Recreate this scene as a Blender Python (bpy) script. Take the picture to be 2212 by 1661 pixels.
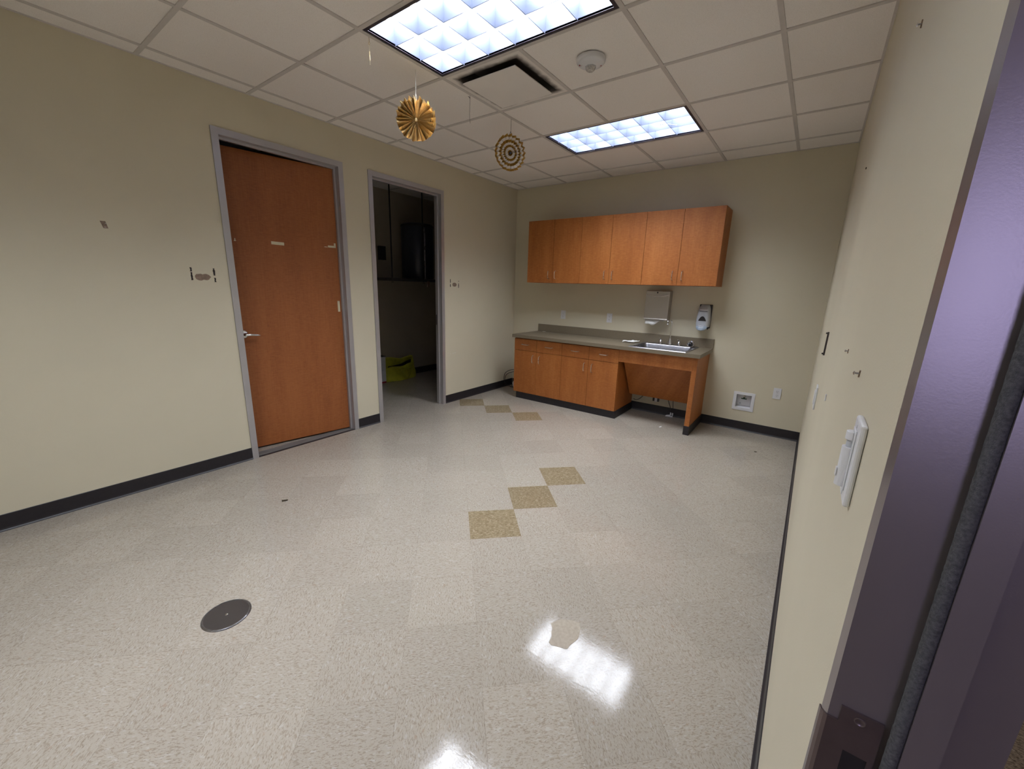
import bpy, bmesh, math, random
from mathutils import Vector, Matrix
random.seed(7)
for o in list(bpy.data.objects): bpy.data.objects.remove(o)
S = bpy.context.scene
COL = S.collection
PI = math.pi

# ------------------------------------------------------------------ room numbers
W = 3.65            # room width (x), left wall is x=0, right wall x=W
H = 2.758           # ceiling height
G = 0.6096          # ceiling module
GX, GY = 0.163, 0.322   # first grid lines from left / back wall
YF = -5.85          # front wall (behind the camera)
YJ, YH = -4.445, -5.36  # clear opening of the entrance door in the right wall
CY0, CY1 = -2.345, -1.461   # closet opening in left wall
DY0, DY1 = -3.590, -2.690   # ajar door opening in left wall
DH = 2.436          # door head height
FD = 0.111          # door frame depth
WT = 0.095          # wall thickness

# ------------------------------------------------------------------ camera
cam = bpy.data.cameras.new('camera'); co = bpy.data.objects.new('camera', cam); COL.objects.link(co)
yaw, pit, rol = -0.628991, -0.237043, 0.0296725
cy_, sy_ = math.cos(yaw), math.sin(yaw); cp_, sp_ = math.cos(pit), math.sin(pit)
f_ = Vector((sy_*cp_, cy_*cp_, sp_)); r0 = Vector((cy_, -sy_, 0)); u0 = r0.cross(f_)
r_ = r0*math.cos(rol) + u0*math.sin(rol); u_ = -r0*math.sin(rol) + u0*math.cos(rol)
M = Matrix.Identity(4)
for i in range(3):
    M[i][0] = r_[i]; M[i][1] = u_[i]; M[i][2] = -f_[i]
M[0][3], M[1][3], M[2][3] = 3.564271, -4.892252, 1.456256
co.matrix_world = M
cam.sensor_fit = 'HORIZONTAL'; cam.sensor_width = 36.0
cam.lens = 872.1937/2212*36.0
cam.clip_start = 0.01; cam.clip_end = 60
S.camera = co
S.view_settings.view_transform = 'Standard'; S.view_settings.look = 'None'
S.view_settings.gamma = 1.0; S.view_settings.use_curve_mapping = False
S.view_settings.exposure = 0.0

wd = bpy.data.worlds.new('world'); S.world = wd; wd.use_nodes = True
wd.node_tree.nodes['Background'].inputs[0].default_value = (0.5, 0.55, 0.7, 1)
wd.node_tree.nodes['Background'].inputs[1].default_value = 0.02

TROFFER = 45.0      # emission of the fluorescent troffers
TROFFER_COL = (0.86, 0.91, 1.0)

# ------------------------------------------------------------------ materials
def nt(name):
    m = bpy.data.materials.new(name); m.use_nodes = True
    return m, m.node_tree, m.node_tree.nodes['Principled BSDF']
def N(t, typ, **kw):
    n = t.nodes.new(typ)
    for k, v in kw.items(): setattr(n, k, v)
    return n
def setin(b, **kw):
    for k, v in kw.items(): b.inputs[k.replace('_', ' ')].default_value = v
def simple(name, col, rough=0.5, metal=0.0, var=0.06, scale=20.0, bump=0.0, bscale=200.0, coat=0.0, **kw):
    """principled material with slight procedural colour variation and optional bump"""
    m, t, b = nt(name)
    setin(b, Roughness=rough, Metallic=metal)
    if coat: b.inputs['Coat Weight'].default_value = coat; b.inputs['Coat Roughness'].default_value = kw.get('coat_rough', 0.2)
    tc = N(t, 'ShaderNodeTexCoord'); nz = N(t, 'ShaderNodeTexNoise'); nz.inputs['Scale'].default_value = scale; nz.inputs['Detail'].default_value = 4
    t.links.new(tc.outputs['Object'], nz.inputs['Vector'])
    cr = N(t, 'ShaderNodeValToRGB')
    cr.color_ramp.elements[0].color = (*[c*(1-var) for c in col], 1); cr.color_ramp.elements[1].color = (*[min(1, c*(1+var)) for c in col], 1)
    cr.color_ramp.elements[0].position = 0.3; cr.color_ramp.elements[1].position = 0.7
    t.links.new(nz.outputs['Fac'], cr.inputs['Fac']); t.links.new(cr.outputs['Color'], b.inputs['Base Color'])
    if bump:
        n2 = N(t, 'ShaderNodeTexNoise'); n2.inputs['Scale'].default_value = bscale; n2.inputs['Detail'].default_value = 3
        t.links.new(tc.outputs['Object'], n2.inputs['Vector'])
        bp = N(t, 'ShaderNodeBump'); bp.inputs['Strength'].default_value = bump; bp.inputs['Distance'].default_value = 0.002
        t.links.new(n2.outputs['Fac'], bp.inputs['Height']); t.links.new(bp.outputs['Normal'], b.inputs['Normal'])
    return m
def emis(name, col, s):
    m = bpy.data.materials.new(name); m.use_nodes = True; t = m.node_tree; t.nodes.clear()
    e = N(t, 'ShaderNodeEmission'); o = N(t, 'ShaderNodeOutputMaterial')
    e.inputs[0].default_value = (*col, 1); e.inputs[1].default_value = s
    t.links.new(e.outputs[0], o.inputs[0]); return m
def math_(t, op, a, b=None, clamp=False):
    n = N(t, 'ShaderNodeMath', operation=op); n.use_clamp = clamp
    for i, v in enumerate((a, b)):
        if v is None: continue
        if isinstance(v, (int, float)): n.inputs[i].default_value = v
        else: t.links.new(v, n.inputs[i])
    return n.outputs[0]
def mixc(t, fac, a, b):
    n = N(t, 'ShaderNodeMix', data_type='RGBA')
    if isinstance(fac, (int, float)): n.inputs[0].default_value = fac
    else: t.links.new(fac, n.inputs[0])
    for i, v in ((6, a), (7, b)):
        if isinstance(v, tuple): n.inputs[i].default_value = (*v, 1)
        else: t.links.new(v, n.inputs[i])
    return n.outputs[2]
def ramp(t, fac, stops, interp='LINEAR'):
    cr = N(t, 'ShaderNodeValToRGB'); cr.color_ramp.interpolation = interp
    e = cr.color_ramp.elements
    while len(e) < len(stops): e.new(0.5)
    for el, (p, c) in zip(e, stops):
        el.position = p; el.color = (*c, 1) if isinstance(c, tuple) else (c, c, c, 1)
    t.links.new(fac, cr.inputs['Fac']); return cr.outputs['Color']

def vct_floor():
    m, t, b = nt('vinyl_composition_tile')
    FX, FY, TH, T = 1.93586, -3.10495, 0.782881, 0.3048
    c, s = math.cos(TH), math.sin(TH)
    g = N(t, 'ShaderNodeNewGeometry'); sp = N(t, 'ShaderNodeSeparateXYZ'); t.links.new(g.outputs['Position'], sp.inputs[0])
    x = math_(t, 'SUBTRACT', sp.outputs[0], FX); y = math_(t, 'SUBTRACT', sp.outputs[1], FY)
    u = math_(t, 'DIVIDE', math_(t, 'ADD', math_(t, 'MULTIPLY', x, c), math_(t, 'MULTIPLY', y, s)), T)
    v = math_(t, 'DIVIDE', math_(t, 'SUBTRACT', math_(t, 'MULTIPLY', x, s), math_(t, 'MULTIPLY', y, c)), T)
    fu, fv = math_(t, 'FLOOR', u), math_(t, 'FLOOR', v)
    par = math_(t, 'ABSOLUTE', math_(t, 'MODULO', math_(t, 'ADD', fu, fv), 2.0))   # 0 / 1
    cell = N(t, 'ShaderNodeCombineXYZ'); t.links.new(fu, cell.inputs[0]); t.links.new(fv, cell.inputs[1])
    wn = N(t, 'ShaderNodeTexWhiteNoise', noise_dimensions='3D'); t.links.new(cell.outputs[0], wn.inputs['Vector'])
    sc1 = math_(t, 'ADD', 38.0, math_(t, 'MULTIPLY', par, -23.0)); sc2 = math_(t, 'ADD', 15.0, math_(t, 'MULTIPLY', par, 23.0))
    cv = N(t, 'ShaderNodeCombineXYZ')
    t.links.new(math_(t, 'MULTIPLY', u, sc2), cv.inputs[0]); t.links.new(math_(t, 'MULTIPLY', v, sc1), cv.inputs[1])
    t.links.new(math_(t, 'MULTIPLY', wn.outputs['Value'], 60.0), cv.inputs[2])
    def noise(scale, det=2.0, off=0.0, dist=0.0):
        n = N(t, 'ShaderNodeTexNoise'); n.inputs['Scale'].default_value = scale; n.inputs['Detail'].default_value = det
        n.inputs['Distortion'].default_value = dist
        if off:
            va = N(t, 'ShaderNodeVectorMath', operation='ADD'); va.inputs[1].default_value = (off, off*1.7, off*.3)
            t.links.new(cv.outputs[0], va.inputs[0]); t.links.new(va.outputs[0], n.inputs['Vector'])
        else: t.links.new(cv.outputs[0], n.inputs['Vector'])
        return n.outputs['Fac']
    na = noise(1.6, 3, 0, .6); nb = noise(1.1, 2, 13.7, .5); nc = noise(.55, 2, 41.3); nd = noise(2.2, 2, 77.1, .4)
    base = (0.600, 0.528, 0.440)
    col = mixc(t, ramp(t, na, [(0.53, 0.0), (0.62, 0.85)]), base, (0.44, 0.365, 0.285))
    col = mixc(t, ramp(t, nb, [(0.60, 0.0), (0.67, 0.6)]), col, (0.72, 0.665, 0.60))
    col = mixc(t, ramp(t, nd, [(0.61, 0.0), (0.68, 0.8)]), col, (0.37, 0.30, 0.235))
    col = mixc(t, ramp(t, nc, [(0.70, 0.0), (0.74, 0.55)]), col, (0.50, 0.35, 0.25))
    # tan accent tiles
    tan = mixc(t, ramp(t, na, [(0.46, 0.0), (0.60, 1.0)]), (0.43, 0.335, 0.205), (0.30, 0.225, 0.13))
    tan = mixc(t, ramp(t, nb, [(0.57, 0.0), (0.64, 0.8)]), tan, (0.60, 0.50, 0.35))
    du = math_(t, 'ADD', fu, fv)                          # 0 for the near run
    near = math_(t, 'MULTIPLY', math_(t, 'COMPARE', du, 0.0), math_(t, 'LESS_THAN', math_(t, 'ABSOLUTE', math_(t, 'SUBTRACT', fu, 1.0)), 1.5))
    dv = math_(t, 'SUBTRACT', fu, fv)                     # 9 for the run by the closet
    far = math_(t, 'MULTIPLY', math_(t, 'COMPARE', dv, 9.0), math_(t, 'LESS_THAN', math_(t, 'ABSOLUTE', math_(t, 'SUBTRACT', fu, 1.0)), 1.5))
    for n_ in t.nodes:
        if n_.type == 'MATH' and n_.operation == 'COMPARE': n_.inputs[2].default_value = 0.5
    col = mixc(t, math_(t, 'ADD', near, far, True), col, tan)
    # tile to tile tone
    hs = N(t, 'ShaderNodeHueSaturation'); t.links.new(col, hs.inputs['Color'])
    t.links.new(math_(t, 'ADD', 0.555, math_(t, 'MULTIPLY', wn.outputs['Value'], 0.06)), hs.inputs['Value'])
    # seams
    def edge(a):
        fr = math_(t, 'FRACT', a); return math_(t, 'MINIMUM', fr, math_(t, 'SUBTRACT', 1.0, fr))
    e = math_(t, 'MINIMUM', edge(u), edge(v))
    seam = math_(t, 'LESS_THAN', e, 0.0023)
    # seams are only dirty here and there
    ns = N(t, 'ShaderNodeTexNoise'); ns.inputs['Scale'].default_value = 5.0; t.links.new(g.outputs['Position'], ns.inputs['Vector'])
    seam = math_(t, 'MULTIPLY', seam, ramp(t, ns.outputs['Fac'], [(0.42, 0.08), (0.62, 0.65)]))
    col = mixc(t, seam, hs.outputs['Color'], (0.16, 0.13, 0.10))
    t.links.new(col, b.inputs['Base Color'])
    # wax film: scuffed gloss
    nr = N(t, 'ShaderNodeTexNoise'); nr.inputs['Scale'].default_value = 26; nr.inputs['Detail'].default_value = 8; nr.inputs['Roughness'].default_value = .7
    t.links.new(g.outputs['Position'], nr.inputs['Vector'])
    t.links.new(ramp(t, nr.outputs['Fac'], [(0.3, 0.050), (0.7, 0.135)]), b.inputs['Roughness'])
    b.inputs['IOR'].default_value = 1.44
    bp = N(t, 'ShaderNodeBump'); bp.inputs['Strength'].default_value = 0.10; bp.inputs['Distance'].default_value = 0.0012
    nq = N(t, 'ShaderNodeTexNoise'); nq.inputs['Scale'].default_value = 55; nq.inputs['Detail'].default_value = 5
    mp = N(t, 'ShaderNodeMapping'); mp.inputs['Scale'].default_value = (1, 2.2, 1); mp.inputs['Rotation'].default_value = (0, 0, .5)
    t.links.new(g.outputs['Position'], mp.inputs[0]); t.links.new(mp.outputs[0], nq.inputs['Vector'])
    t.links.new(nq.outputs['Fac'], bp.inputs['Height']); t.links.new(bp.outputs['Normal'], b.inputs['Normal'])
    return m

def wood(name, dark, mid, light, grain=1.0):
    """figured maple veneer: fine vertical grain with short cross flame"""
    m, t, b = nt(name)
    g = N(t, 'ShaderNodeNewGeometry'); sp = N(t, 'ShaderNodeSeparateXYZ'); t.links.new(g.outputs['Position'], sp.inputs[0])
    h = math_(t, 'ADD', sp.outputs[0], math_(t, 'MULTIPLY', sp.outputs[1], 0.83))
    def nz(sh, sz, det, rough=.5, off=0.0, dist=0.0):
        cv = N(t, 'ShaderNodeCombineXYZ')
        t.links.new(math_(t, 'MULTIPLY', h, sh), cv.inputs[0]); t.links.new(math_(t, 'MULTIPLY', sp.outputs[2], sz), cv.inputs[1]); cv.inputs[2].default_value = off
        n = N(t, 'ShaderNodeTexNoise'); n.inputs['Scale'].default_value = 1.0; n.inputs['Detail'].default_value = det
        n.inputs['Roughness'].default_value = rough; n.inputs['Distortion'].default_value = dist
        t.links.new(cv.outputs[0], n.inputs['Vector']); return n.outputs['Fac']
    fig = nz(26, 120, 3, .6, 3.0, .8); gr = nz(170, 5, 3, .6, 9.0); broad = nz(7, .8, 2, .5, 5.0)
    a = math_(t, 'ADD', math_(t, 'MULTIPLY', fig, 0.42*grain), math_(t, 'ADD', math_(t, 'MULTIPLY', gr, 0.33*grain), math_(t, 'MULTIPLY', broad, 0.35)))
    lo = .55 - .18
    col = ramp(t, a, [(0.36, dark), (0.53, mid), (0.70, light)])
    t.links.new(col, b.inputs['Base Color'])
    setin(b, Roughness=0.50)
    return m

def ceiling_tile_mat():
    m, t, b = nt('ceiling_tile'); setin(b, Roughness=0.9)
    tc = N(t, 'ShaderNodeTexCoord'); n = N(t, 'ShaderNodeTexNoise'); n.inputs['Scale'].default_value = 300; n.inputs['Detail'].default_value = 3
    t.links.new(tc.outputs['Object'], n.inputs['Vector'])
    n3 = N(t, 'ShaderNodeTexNoise'); n3.inputs['Scale'].default_value = 1.1; t.links.new(tc.outputs['Object'], n3.inputs['Vector'])
    c1 = ramp(t, n.outputs['Fac'], [(0.32, (0.78, 0.735, 0.70)), (0.48, (0.90, 0.86, 0.825))])
    t.links.new(mixc(t, ramp(t, n3.outputs['Fac'], [(0.45, 0.0), (0.75, 0.2)]), c1, (0.72, 0.66, 0.58)), b.inputs['Base Color'])
    bp = N(t, 'ShaderNodeBump'); bp.inputs['Strength'].default_value = .25; bp.inputs['Distance'].default_value = .001
    t.links.new(n.outputs['Fac'], bp.inputs['Height']); t.links.new(bp.outputs['Normal'], b.inputs['Normal'])
    return m

def steel(name, col=(0.55, 0.55, 0.57), rough=0.3, aniso=(1, 1, 40)):
    m, t, b = nt(name); setin(b, Metallic=1.0)
    tc = N(t, 'ShaderNodeTexCoord'); mp = N(t, 'ShaderNodeMapping'); mp.inputs['Scale'].default_value = aniso
    n = N(t, 'ShaderNodeTexNoise'); n.inputs['Scale'].default_value = 30; n.inputs['Detail'].default_value = 4
    t.links.new(tc.outputs['Object'], mp.inputs[0]); t.links.new(mp.outputs[0], n.inputs['Vector'])
    t.links.new(ramp(t, n.outputs['Fac'], [(0.3, max(.03, rough-.06)), (0.7, rough+.06)]), b.inputs['Roughness'])
    t.links.new(ramp(t, n.outputs['Fac'], [(0.3, tuple(c*.92 for c in col)), (0.7, col)]), b.inputs['Base Color'])
    return m

def carpet_mat():
    m, t, b = nt('carpet_loop'); setin(b, Roughness=0.95)
    g = N(t, 'ShaderNodeNewGeometry')
    w = N(t, 'ShaderNodeTexNoise'); w.inputs['Scale'].default_value = 90; w.inputs['Detail'].default_value = 4; w.inputs['Distortion'].default_value = 1.2
    mp = N(t, 'ShaderNodeMapping'); mp.inputs['Scale'].default_value = (1, 3.2, 1); mp.inputs['Rotation'].default_value = (0, 0, .7)
    t.links.new(g.outputs['Position'], mp.inputs[0]); t.links.new(mp.outputs[0], w.inputs['Vector'])
    t.links.new(ramp(t, w.outputs['Fac'], [(0.36, (0.07, 0.055, 0.04)), (0.5, (0.26, 0.21, 0.155)), (0.65, (0.42, 0.36, 0.28))]), b.inputs['Base Color'])
    bp = N(t, 'ShaderNodeBump'); bp.inputs['Strength'].default_value = .9; bp.inputs['Distance'].default_value = .006
    t.links.new(w.outputs['Fac'], bp.inputs['Height']); t.links.new(bp.outputs['Normal'], b.inputs['Normal'])
    return m

def diffuser_dirt_mat():
    """white painted metal with soot that air has left on the pan around the plaque"""
    m, t, b = nt('diffuser_pan_paint'); setin(b, Roughness=.6)
    g = N(t, 'ShaderNodeNewGeometry'); sp = N(t, 'ShaderNodeSeparateXYZ'); t.links.new(g.outputs['Position'], sp.inputs[0])
    dx = math_(t, 'ABSOLUTE', math_(t, 'SUBTRACT', sp.outputs[0], GX+2.5*G)); dy = math_(t, 'ABSOLUTE', math_(t, 'SUBTRACT', sp.outputs[1], -(GY+3.5*G)))
    d = math_(t, 'MAXIMUM', dx, dy)
    n = N(t, 'ShaderNodeTexNoise'); n.inputs['Scale'].default_value = 14; n.inputs['Detail'].default_value = 4; t.links.new(g.outputs['Position'], n.inputs['Vector'])
    e = math_(t, 'ADD', d, math_(t, 'MULTIPLY', math_(t, 'SUBTRACT', n.outputs['Fac'], .5), .05))
    t.links.new(ramp(t, e, [(0.236, (0.05, 0.045, 0.04)), (0.252, (0.30, 0.27, 0.25)), (0.272, (0.78, 0.74, 0.70))]), b.inputs['Base Color'])
    return m

def rosette_mat():
    """white paper printed with gold rings"""
    m, t, b = nt('gold_ring_paper')
    uv = N(t, 'ShaderNodeUVMap'); sp = N(t, 'ShaderNodeSeparateXYZ'); t.links.new(uv.outputs[0], sp.inputs[0])
    st = ramp(t, sp.outputs[0], [(0.0, 1.0), (0.11, 0.0), (0.27, 1.0), (0.40, 0.0), (0.53, 1.0), (0.68, 0.0), (0.84, 1.0)], 'CONSTANT')
    t.links.new(mixc(t, st, (0.88, 0.84, 0.80), (0.50, 0.30, 0.07)), b.inputs['Base Color'])
    t.links.new(math_(t, 'MULTIPLY', st, 0.45), b.inputs['Metallic'])
    t.links.new(math_(t, 'SUBTRACT', 0.8, math_(t, 'MULTIPLY', st, 0.5)), b.inputs['Roughness'])
    return m

MT = dict(
    wall=simple('beige_wall_paint', (0.625, 0.570, 0.430), .55, var=.02, scale=2.0, bump=.12, bscale=260),
    floor=vct_floor(), tile=ceiling_tile_mat(),
    grid=simple('ceiling_grid_paint', (0.60, 0.565, 0.54), .5, var=.03),
    frame=simple('grey_door_frame_paint', (0.47, 0.455, 0.465), .38, .55, var=.03, scale=8, bump=.04, bscale=500),
    cab=wood('orange_maple_veneer', (0.27, 0.078, 0.014), (0.37, 0.118, 0.023), (0.47, 0.170, 0.042)),
    door=wood('shaded_maple_door_veneer', (0.215, 0.060, 0.014), (0.295, 0.088, 0.021), (0.36, 0.118, 0.031), 1.1),  # same maple as the cabinets, darkened and reddened for the shaded door
    cabin=simple('cabinet_gap_black', (0.012, 0.008, 0.006), .9),
    counter=simple('taupe_laminate', (0.180, 0.146, 0.098), .45, var=.10, scale=180),
    rubber=simple('black_rubber_base', (0.016, 0.0135, 0.017), .46, var=.15, scale=40),
    steel=steel('brushed_stainless', (0.33, 0.33, 0.36), .30, (40, 1, 1)),
    dsteel=steel('towel_cabinet_steel', (0.48, 0.45, 0.42), .36, (1, 1, 40)),
    chrome=steel('chrome', (0.72, 0.72, 0.76), .12, (1, 1, 1)),
    nickel=steel('satin_nickel', (0.85, 0.78, 0.70), .30, (1, 1, 1)),
    bronze=simple('dark_strike_steel', (0.15, 0.115, 0.115), .30, .75, var=.06, scale=60),
    white=simple('white_plastic', (0.70, 0.70, 0.72), .4, var=.02),
    paper=simple('white_paper', (0.80, 0.80, 0.78), .85, var=.03),
    grey=simple('grey_plastic', (0.47, 0.49, 0.53), .35, var=.04),
    bluegrey=simple('blue_grey_plastic', (0.30, 0.36, 0.44), .3, var=.05),
    black=simple('black_plastic', (0.015, 0.013, 0.016), .35, var=.2),
    darkgrey=simple('dark_grey_gap', (0.05, 0.045, 0.05), .6),
    felt=simple('grey_pile_weatherstrip', (0.085, 0.085, 0.088), .95, var=.35, scale=420, bump=.8, bscale=1400),
    tape=simple('masking_tape', (0.66, 0.60, 0.42), .75, var=.04),
    residue=simple('dark_adhesive_residue', (0.030, 0.022, 0.020), .8, var=.5, scale=120),
    torn=simple('torn_drywall_paper', (0.25, 0.18, 0.135), .9, var=.2, scale=60),
    gold=simple('gold_foil', (0.88, 0.68, 0.36), .22, .72, var=.04), rings=rosette_mat(),
    string=simple('pale_string', (0.62, 0.58, 0.50), .7), dstring=simple('dark_thread', (0.05, 0.045, 0.04), .7),
    troffer=simple('louver_paint', (0.080, 0.094, 0.138), .45, var=.03),
    trimdark=simple('dark_troffer_frame', (0.035, 0.028, 0.045), .45, var=.1),
    lamp=emis('fluorescent_glow', TROFFER_COL, TROFFER),
    diffpan=diffuser_dirt_mat(), diffp=simple('diffuser_plaque_paint', (0.80, 0.76, 0.72), .6, var=.03, scale=4),
    red=simple('red_print', (0.40, 0.03, 0.03), .6), lens=simple('clear_lens', (0.55, 0.53, 0.50), .12, var=.25, scale=120),
    carpet=carpet_mat(), bag=simple('yellow_green_vinyl_bag', (0.42, 0.41, 0.030), .42, var=.15, scale=16),
    box=simple('pale_carton', (0.55, 0.56, 0.60), .7, var=.05), boxred=simple('carton_red_edge', (0.25, 0.02, 0.03), .7),
    tank=simple('dark_tank_jacket', (0.030, 0.036, 0.055), .35, var=.1), pipe=steel('copper_grey_pipe', (0.35, 0.34, 0.36), .3, (1, 1, 1)),
    shelfm=simple('dark_shelf_board', (0.05, 0.045, 0.045), .6), panel=simple('dark_panel_box', (0.012, 0.012, 0.013), .5),
    bluedk=simple('dark_blue_grey_paint', (0.05, 0.05, 0.075), .5),
    cover=steel('worn_steel_cover', (0.20, 0.185, 0.19), .38, (6, 1, 1)),
    spill=simple('dull_spill_film', (0.34, 0.285, 0.22), .55, var=.14, scale=70),
    brown=simple('brown_leaf_bit', (0.06, 0.045, 0.025), .8, var=.4), green=simple('green_valve_handle', (0.005, 0.03, 0.012), .5),
    vent=simple('threshold_steel', (0.13, 0.125, 0.12), .5), scratchd=simple('scuff_plaster', (0.70, 0.68, 0.62), .9),
    winlight=emis('assumed_window_glow', (0.62, 0.60, 1.0), 8.5),
    bronzebar=simple('dark_bracket_metal', (0.045, 0.035, 0.038), .45, var=.15),
)

# ------------------------------------------------------------------ mesh helpers
class MB:
    def __init__(s): s.b = bmesh.new()
    def box(s, x0, y0, z0, x1, y1, z1, bev=0.0, mat=None):
        r = bmesh.ops.create_cube(s.b, size=1.0)['verts']
        for v in r:
            v.co = Vector(((x0+x1)/2+v.co.x*(x1-x0), (y0+y1)/2+v.co.y*(y1-y0), (z0+z1)/2+v.co.z*(z1-z0)))
        if bev:
            es = list({e for v in r for e in v.link_edges})
            q = bmesh.ops.bevel(s.b, geom=es, offset=bev, segments=2, affect='EDGES', profile=.5)
            r = list({v for f in q['faces'] for v in f.verts} | {v for v in r if v.is_valid})
        if mat is not None:
            for v in r: v.co = mat @ v.co
        return s
    def prism(s, pts, axis, a0, a1, mat=None):
        """polygon in the plane across `axis`, pushed from a0 to a1"""
        def P(p, a):
            return {0: Vector((a, p[0], p[1])), 1: Vector((p[0], a, p[1])), 2: Vector((p[0], p[1], a))}[axis]
        lo = [s.b.verts.new(P(p, a0)) for p in pts]; hi = [s.b.verts.new(P(p, a1)) for p in pts]
        if mat is not None:
            for v in lo+hi: v.co = mat @ v.co
        n = len(pts)
        s.b.faces.new(lo); s.b.faces.new(hi[::-1])
        for i in range(n): s.b.faces.new((lo[i], hi[i], hi[(i+1) % n], lo[(i+1) % n]))
        return s
    def tube(s, pts, r, seg=10, caps=True, closed=False):
        pts = [Vector(p) for p in pts]; n = len(pts)
        rs = r if isinstance(r, (list, tuple)) else [r]*n
        rings = []; up = None
        for i, p in enumerate(pts):
            d = (pts[min(i+1, n-1)]-pts[max(i-1, 0)]).normalized()
            if up is None: up = d.orthogonal().normalized()
            up = (up - d*up.dot(d)); up = up.normalized() if up.length > 1e-6 else d.orthogonal().normalized()
            q = d.cross(up)
            rings.append([s.b.verts.new(p+(up*math.cos(2*PI*k/seg)+q*math.sin(2*PI*k/seg))*rs[i]) for k in range(seg)])
        for a, c in zip(rings, rings[1:]):
            for k in range(seg): s.b.faces.new((a[k], a[(k+1) % seg], c[(k+1) % seg], c[k]))
        if caps: s.b.faces.new(rings[0][::-1]); s.b.faces.new(rings[-1])
        return s
    def lathe(s, prof, c, axis=(0, 0, 1), seg=32):
        """profile [(radius, height)] about axis through c"""
        ax = Vector(axis).normalized(); u = ax.orthogonal().normalized(); w = ax.cross(u); c = Vector(c); rings = []
        for r, h in prof:
            if r < 1e-6: rings.append([s.b.verts.new(c+ax*h)])
            else: rings.append([s.b.verts.new(c+ax*h+(u*math.cos(2*PI*k/seg)+w*math.sin(2*PI*k/seg))*r) for k in range(seg)])
        for a, b in zip(rings, rings[1:]):
            for k in range(seg):
                k2 = (k+1) % seg
                if len(a) == 1 and len(b) == 1: break
                if len(a) == 1: s.b.faces.new((a[0], b[k2], b[k]))
                elif len(b) == 1: s.b.faces.new((a[k], a[k2], b[0]))
                else: s.b.faces.new((a[k], a[k2], b[k2], b[k]))
        return s
    def build(s, name, mat, parent=None, smooth=False, bev=0.0, origin=None):
        bmesh.ops.recalc_face_normals(s.b, faces=s.b.faces)
        if parent is not None: off = WL[parent.name]
        else:
            if origin is None:
                xs = [v.co for v in s.b.verts]
                origin = Vector(((min(v.x for v in xs)+max(v.x for v in xs))/2, (min(v.y for v in xs)+max(v.y for v in xs))/2, min(v.z for v in xs)))
            off = Vector(origin)
        bmesh.ops.translate(s.b, verts=s.b.verts, vec=-off)
        me = bpy.data.meshes.new(name); s.b.to_mesh(me); s.b.free(); me.materials.append(mat)
        if smooth:
            for p in me.polygons: p.use_smooth = True
            me.set_sharp_from_angle(angle=math.radians(40))
        o = bpy.data.objects.new(name, me); COL.objects.link(o)
        if parent is not None: o.parent = parent
        else: o.location = off
        WL[o.name] = off.copy()
        if bev:
            bm = o.modifiers.new('edge', 'BEVEL'); bm.width = bev; bm.segments = 2; bm.limit_method = 'ANGLE'; bm.angle_limit = math.radians(50)
        return o
WL = {}
def tag(o, label=None, cat=None, group=None, kind=None):
    if label: o['label'] = label
    if cat: o['category'] = cat
    if group: o['group'] = group
    if kind: o['kind'] = kind
    return o
def thing(name, loc, label, cat, group=None, kind=None):
    o = bpy.data.objects.new(name, None); COL.objects.link(o); o.location = loc; o.empty_display_size = .05
    WL[o.name] = Vector(loc); return tag(o, label, cat, group, kind)
def struct(o, label=None):
    o['kind'] = 'structure'
    if label: o['label'] = label; 
    return o
def dup(root, loc, label):
    """copy a thing with its parts and sub-parts"""
    r = root.copy(); COL.objects.link(r); r.location = loc; r['label'] = label
    for ch in [c for c in bpy.data.objects if c.parent == root]:
        c = ch.copy(); COL.objects.link(c); c.parent = r
        for g2 in [g for g in bpy.data.objects if g.parent == ch]:
            d = g2.copy(); COL.objects.link(d); d.parent = c
    return r

# ------------------------------------------------------------------ room shell
def wall(name, boxes, label):
    m = MB()
    for b in boxes: m.box(*b)
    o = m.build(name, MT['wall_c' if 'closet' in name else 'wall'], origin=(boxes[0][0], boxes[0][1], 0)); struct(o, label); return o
CX0, CYa, CYb = -1.65, -2.62, 0.12      # closet room
fl = MB().box(-2.6, -4.3, -0.05, 3.70, 0.25, 0.0); fl.box(0-.1, YF-.1, -.05, 3.70, -4.3, 0.0)
struct(fl.build('floor', MT['floor'], origin=(0, 0, 0)), 'speckled beige vinyl tile floor laid diagonally with tan accent tiles')
struct(MB().box(3.70, -7.2, -0.05, 5.6, -2.2, 0.0).build('floor_hall', MT['carpet'], origin=(3.7, -5, 0)), 'brown looped carpet in the hall outside the entrance door')
fo = .020   # rough opening margin covered by frames
wall('wall_left', [(-WT, YF, 0, 0, DY0-fo, H), (-WT, DY1+fo, 0, 0, CY0-fo, H), (-WT, CY1+fo, 0, 0, 0, H),
                   (-WT, DY0-fo, DH+fo, 0, DY1+fo, H), (-WT, CY0-fo, DH+fo, 0, CY1+fo, H)], 'beige wall on the left with two door openings')
wall('wall_back', [(0, 0, 0, 3.0366, .12, H), (3.0366, 0, 0, 3.181, .12, .252), (3.0366, 0, .396, 3.181, .12, H), (3.181, 0, 0, W+WT, .12, H)], 'beige wall behind the cabinets and sink')
wall('wall_right', [(W, YJ+fo, 0, W+WT, 0, H), (W, YF, 0, W+WT, YH-fo, H), (W, YH-fo, DH+fo, W+WT, YJ+fo, H)], 'beige wall on the right seen at a grazing angle')
wall('wall_front', [(-WT, YF-.1, 0, W+WT, YF, H)], 'beige wall behind the camera')
MT['wall_c'] = simple('shaded_wall_paint', (0.40, 0.355, 0.275), .6, var=.03, scale=2.0)  # room wall paint again, with the closet's dimness put into the colour
wall('wall_closet', [(CX0-.1, CYa-.1, 0, CX0, CYb+.1, H), (CX0, CYb, 0, -WT, CYb+.1, H), (CX0, CYa-.1, 0, -WT, CYa, H)], 'dim beige closet walls beyond the open doorway')
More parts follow.
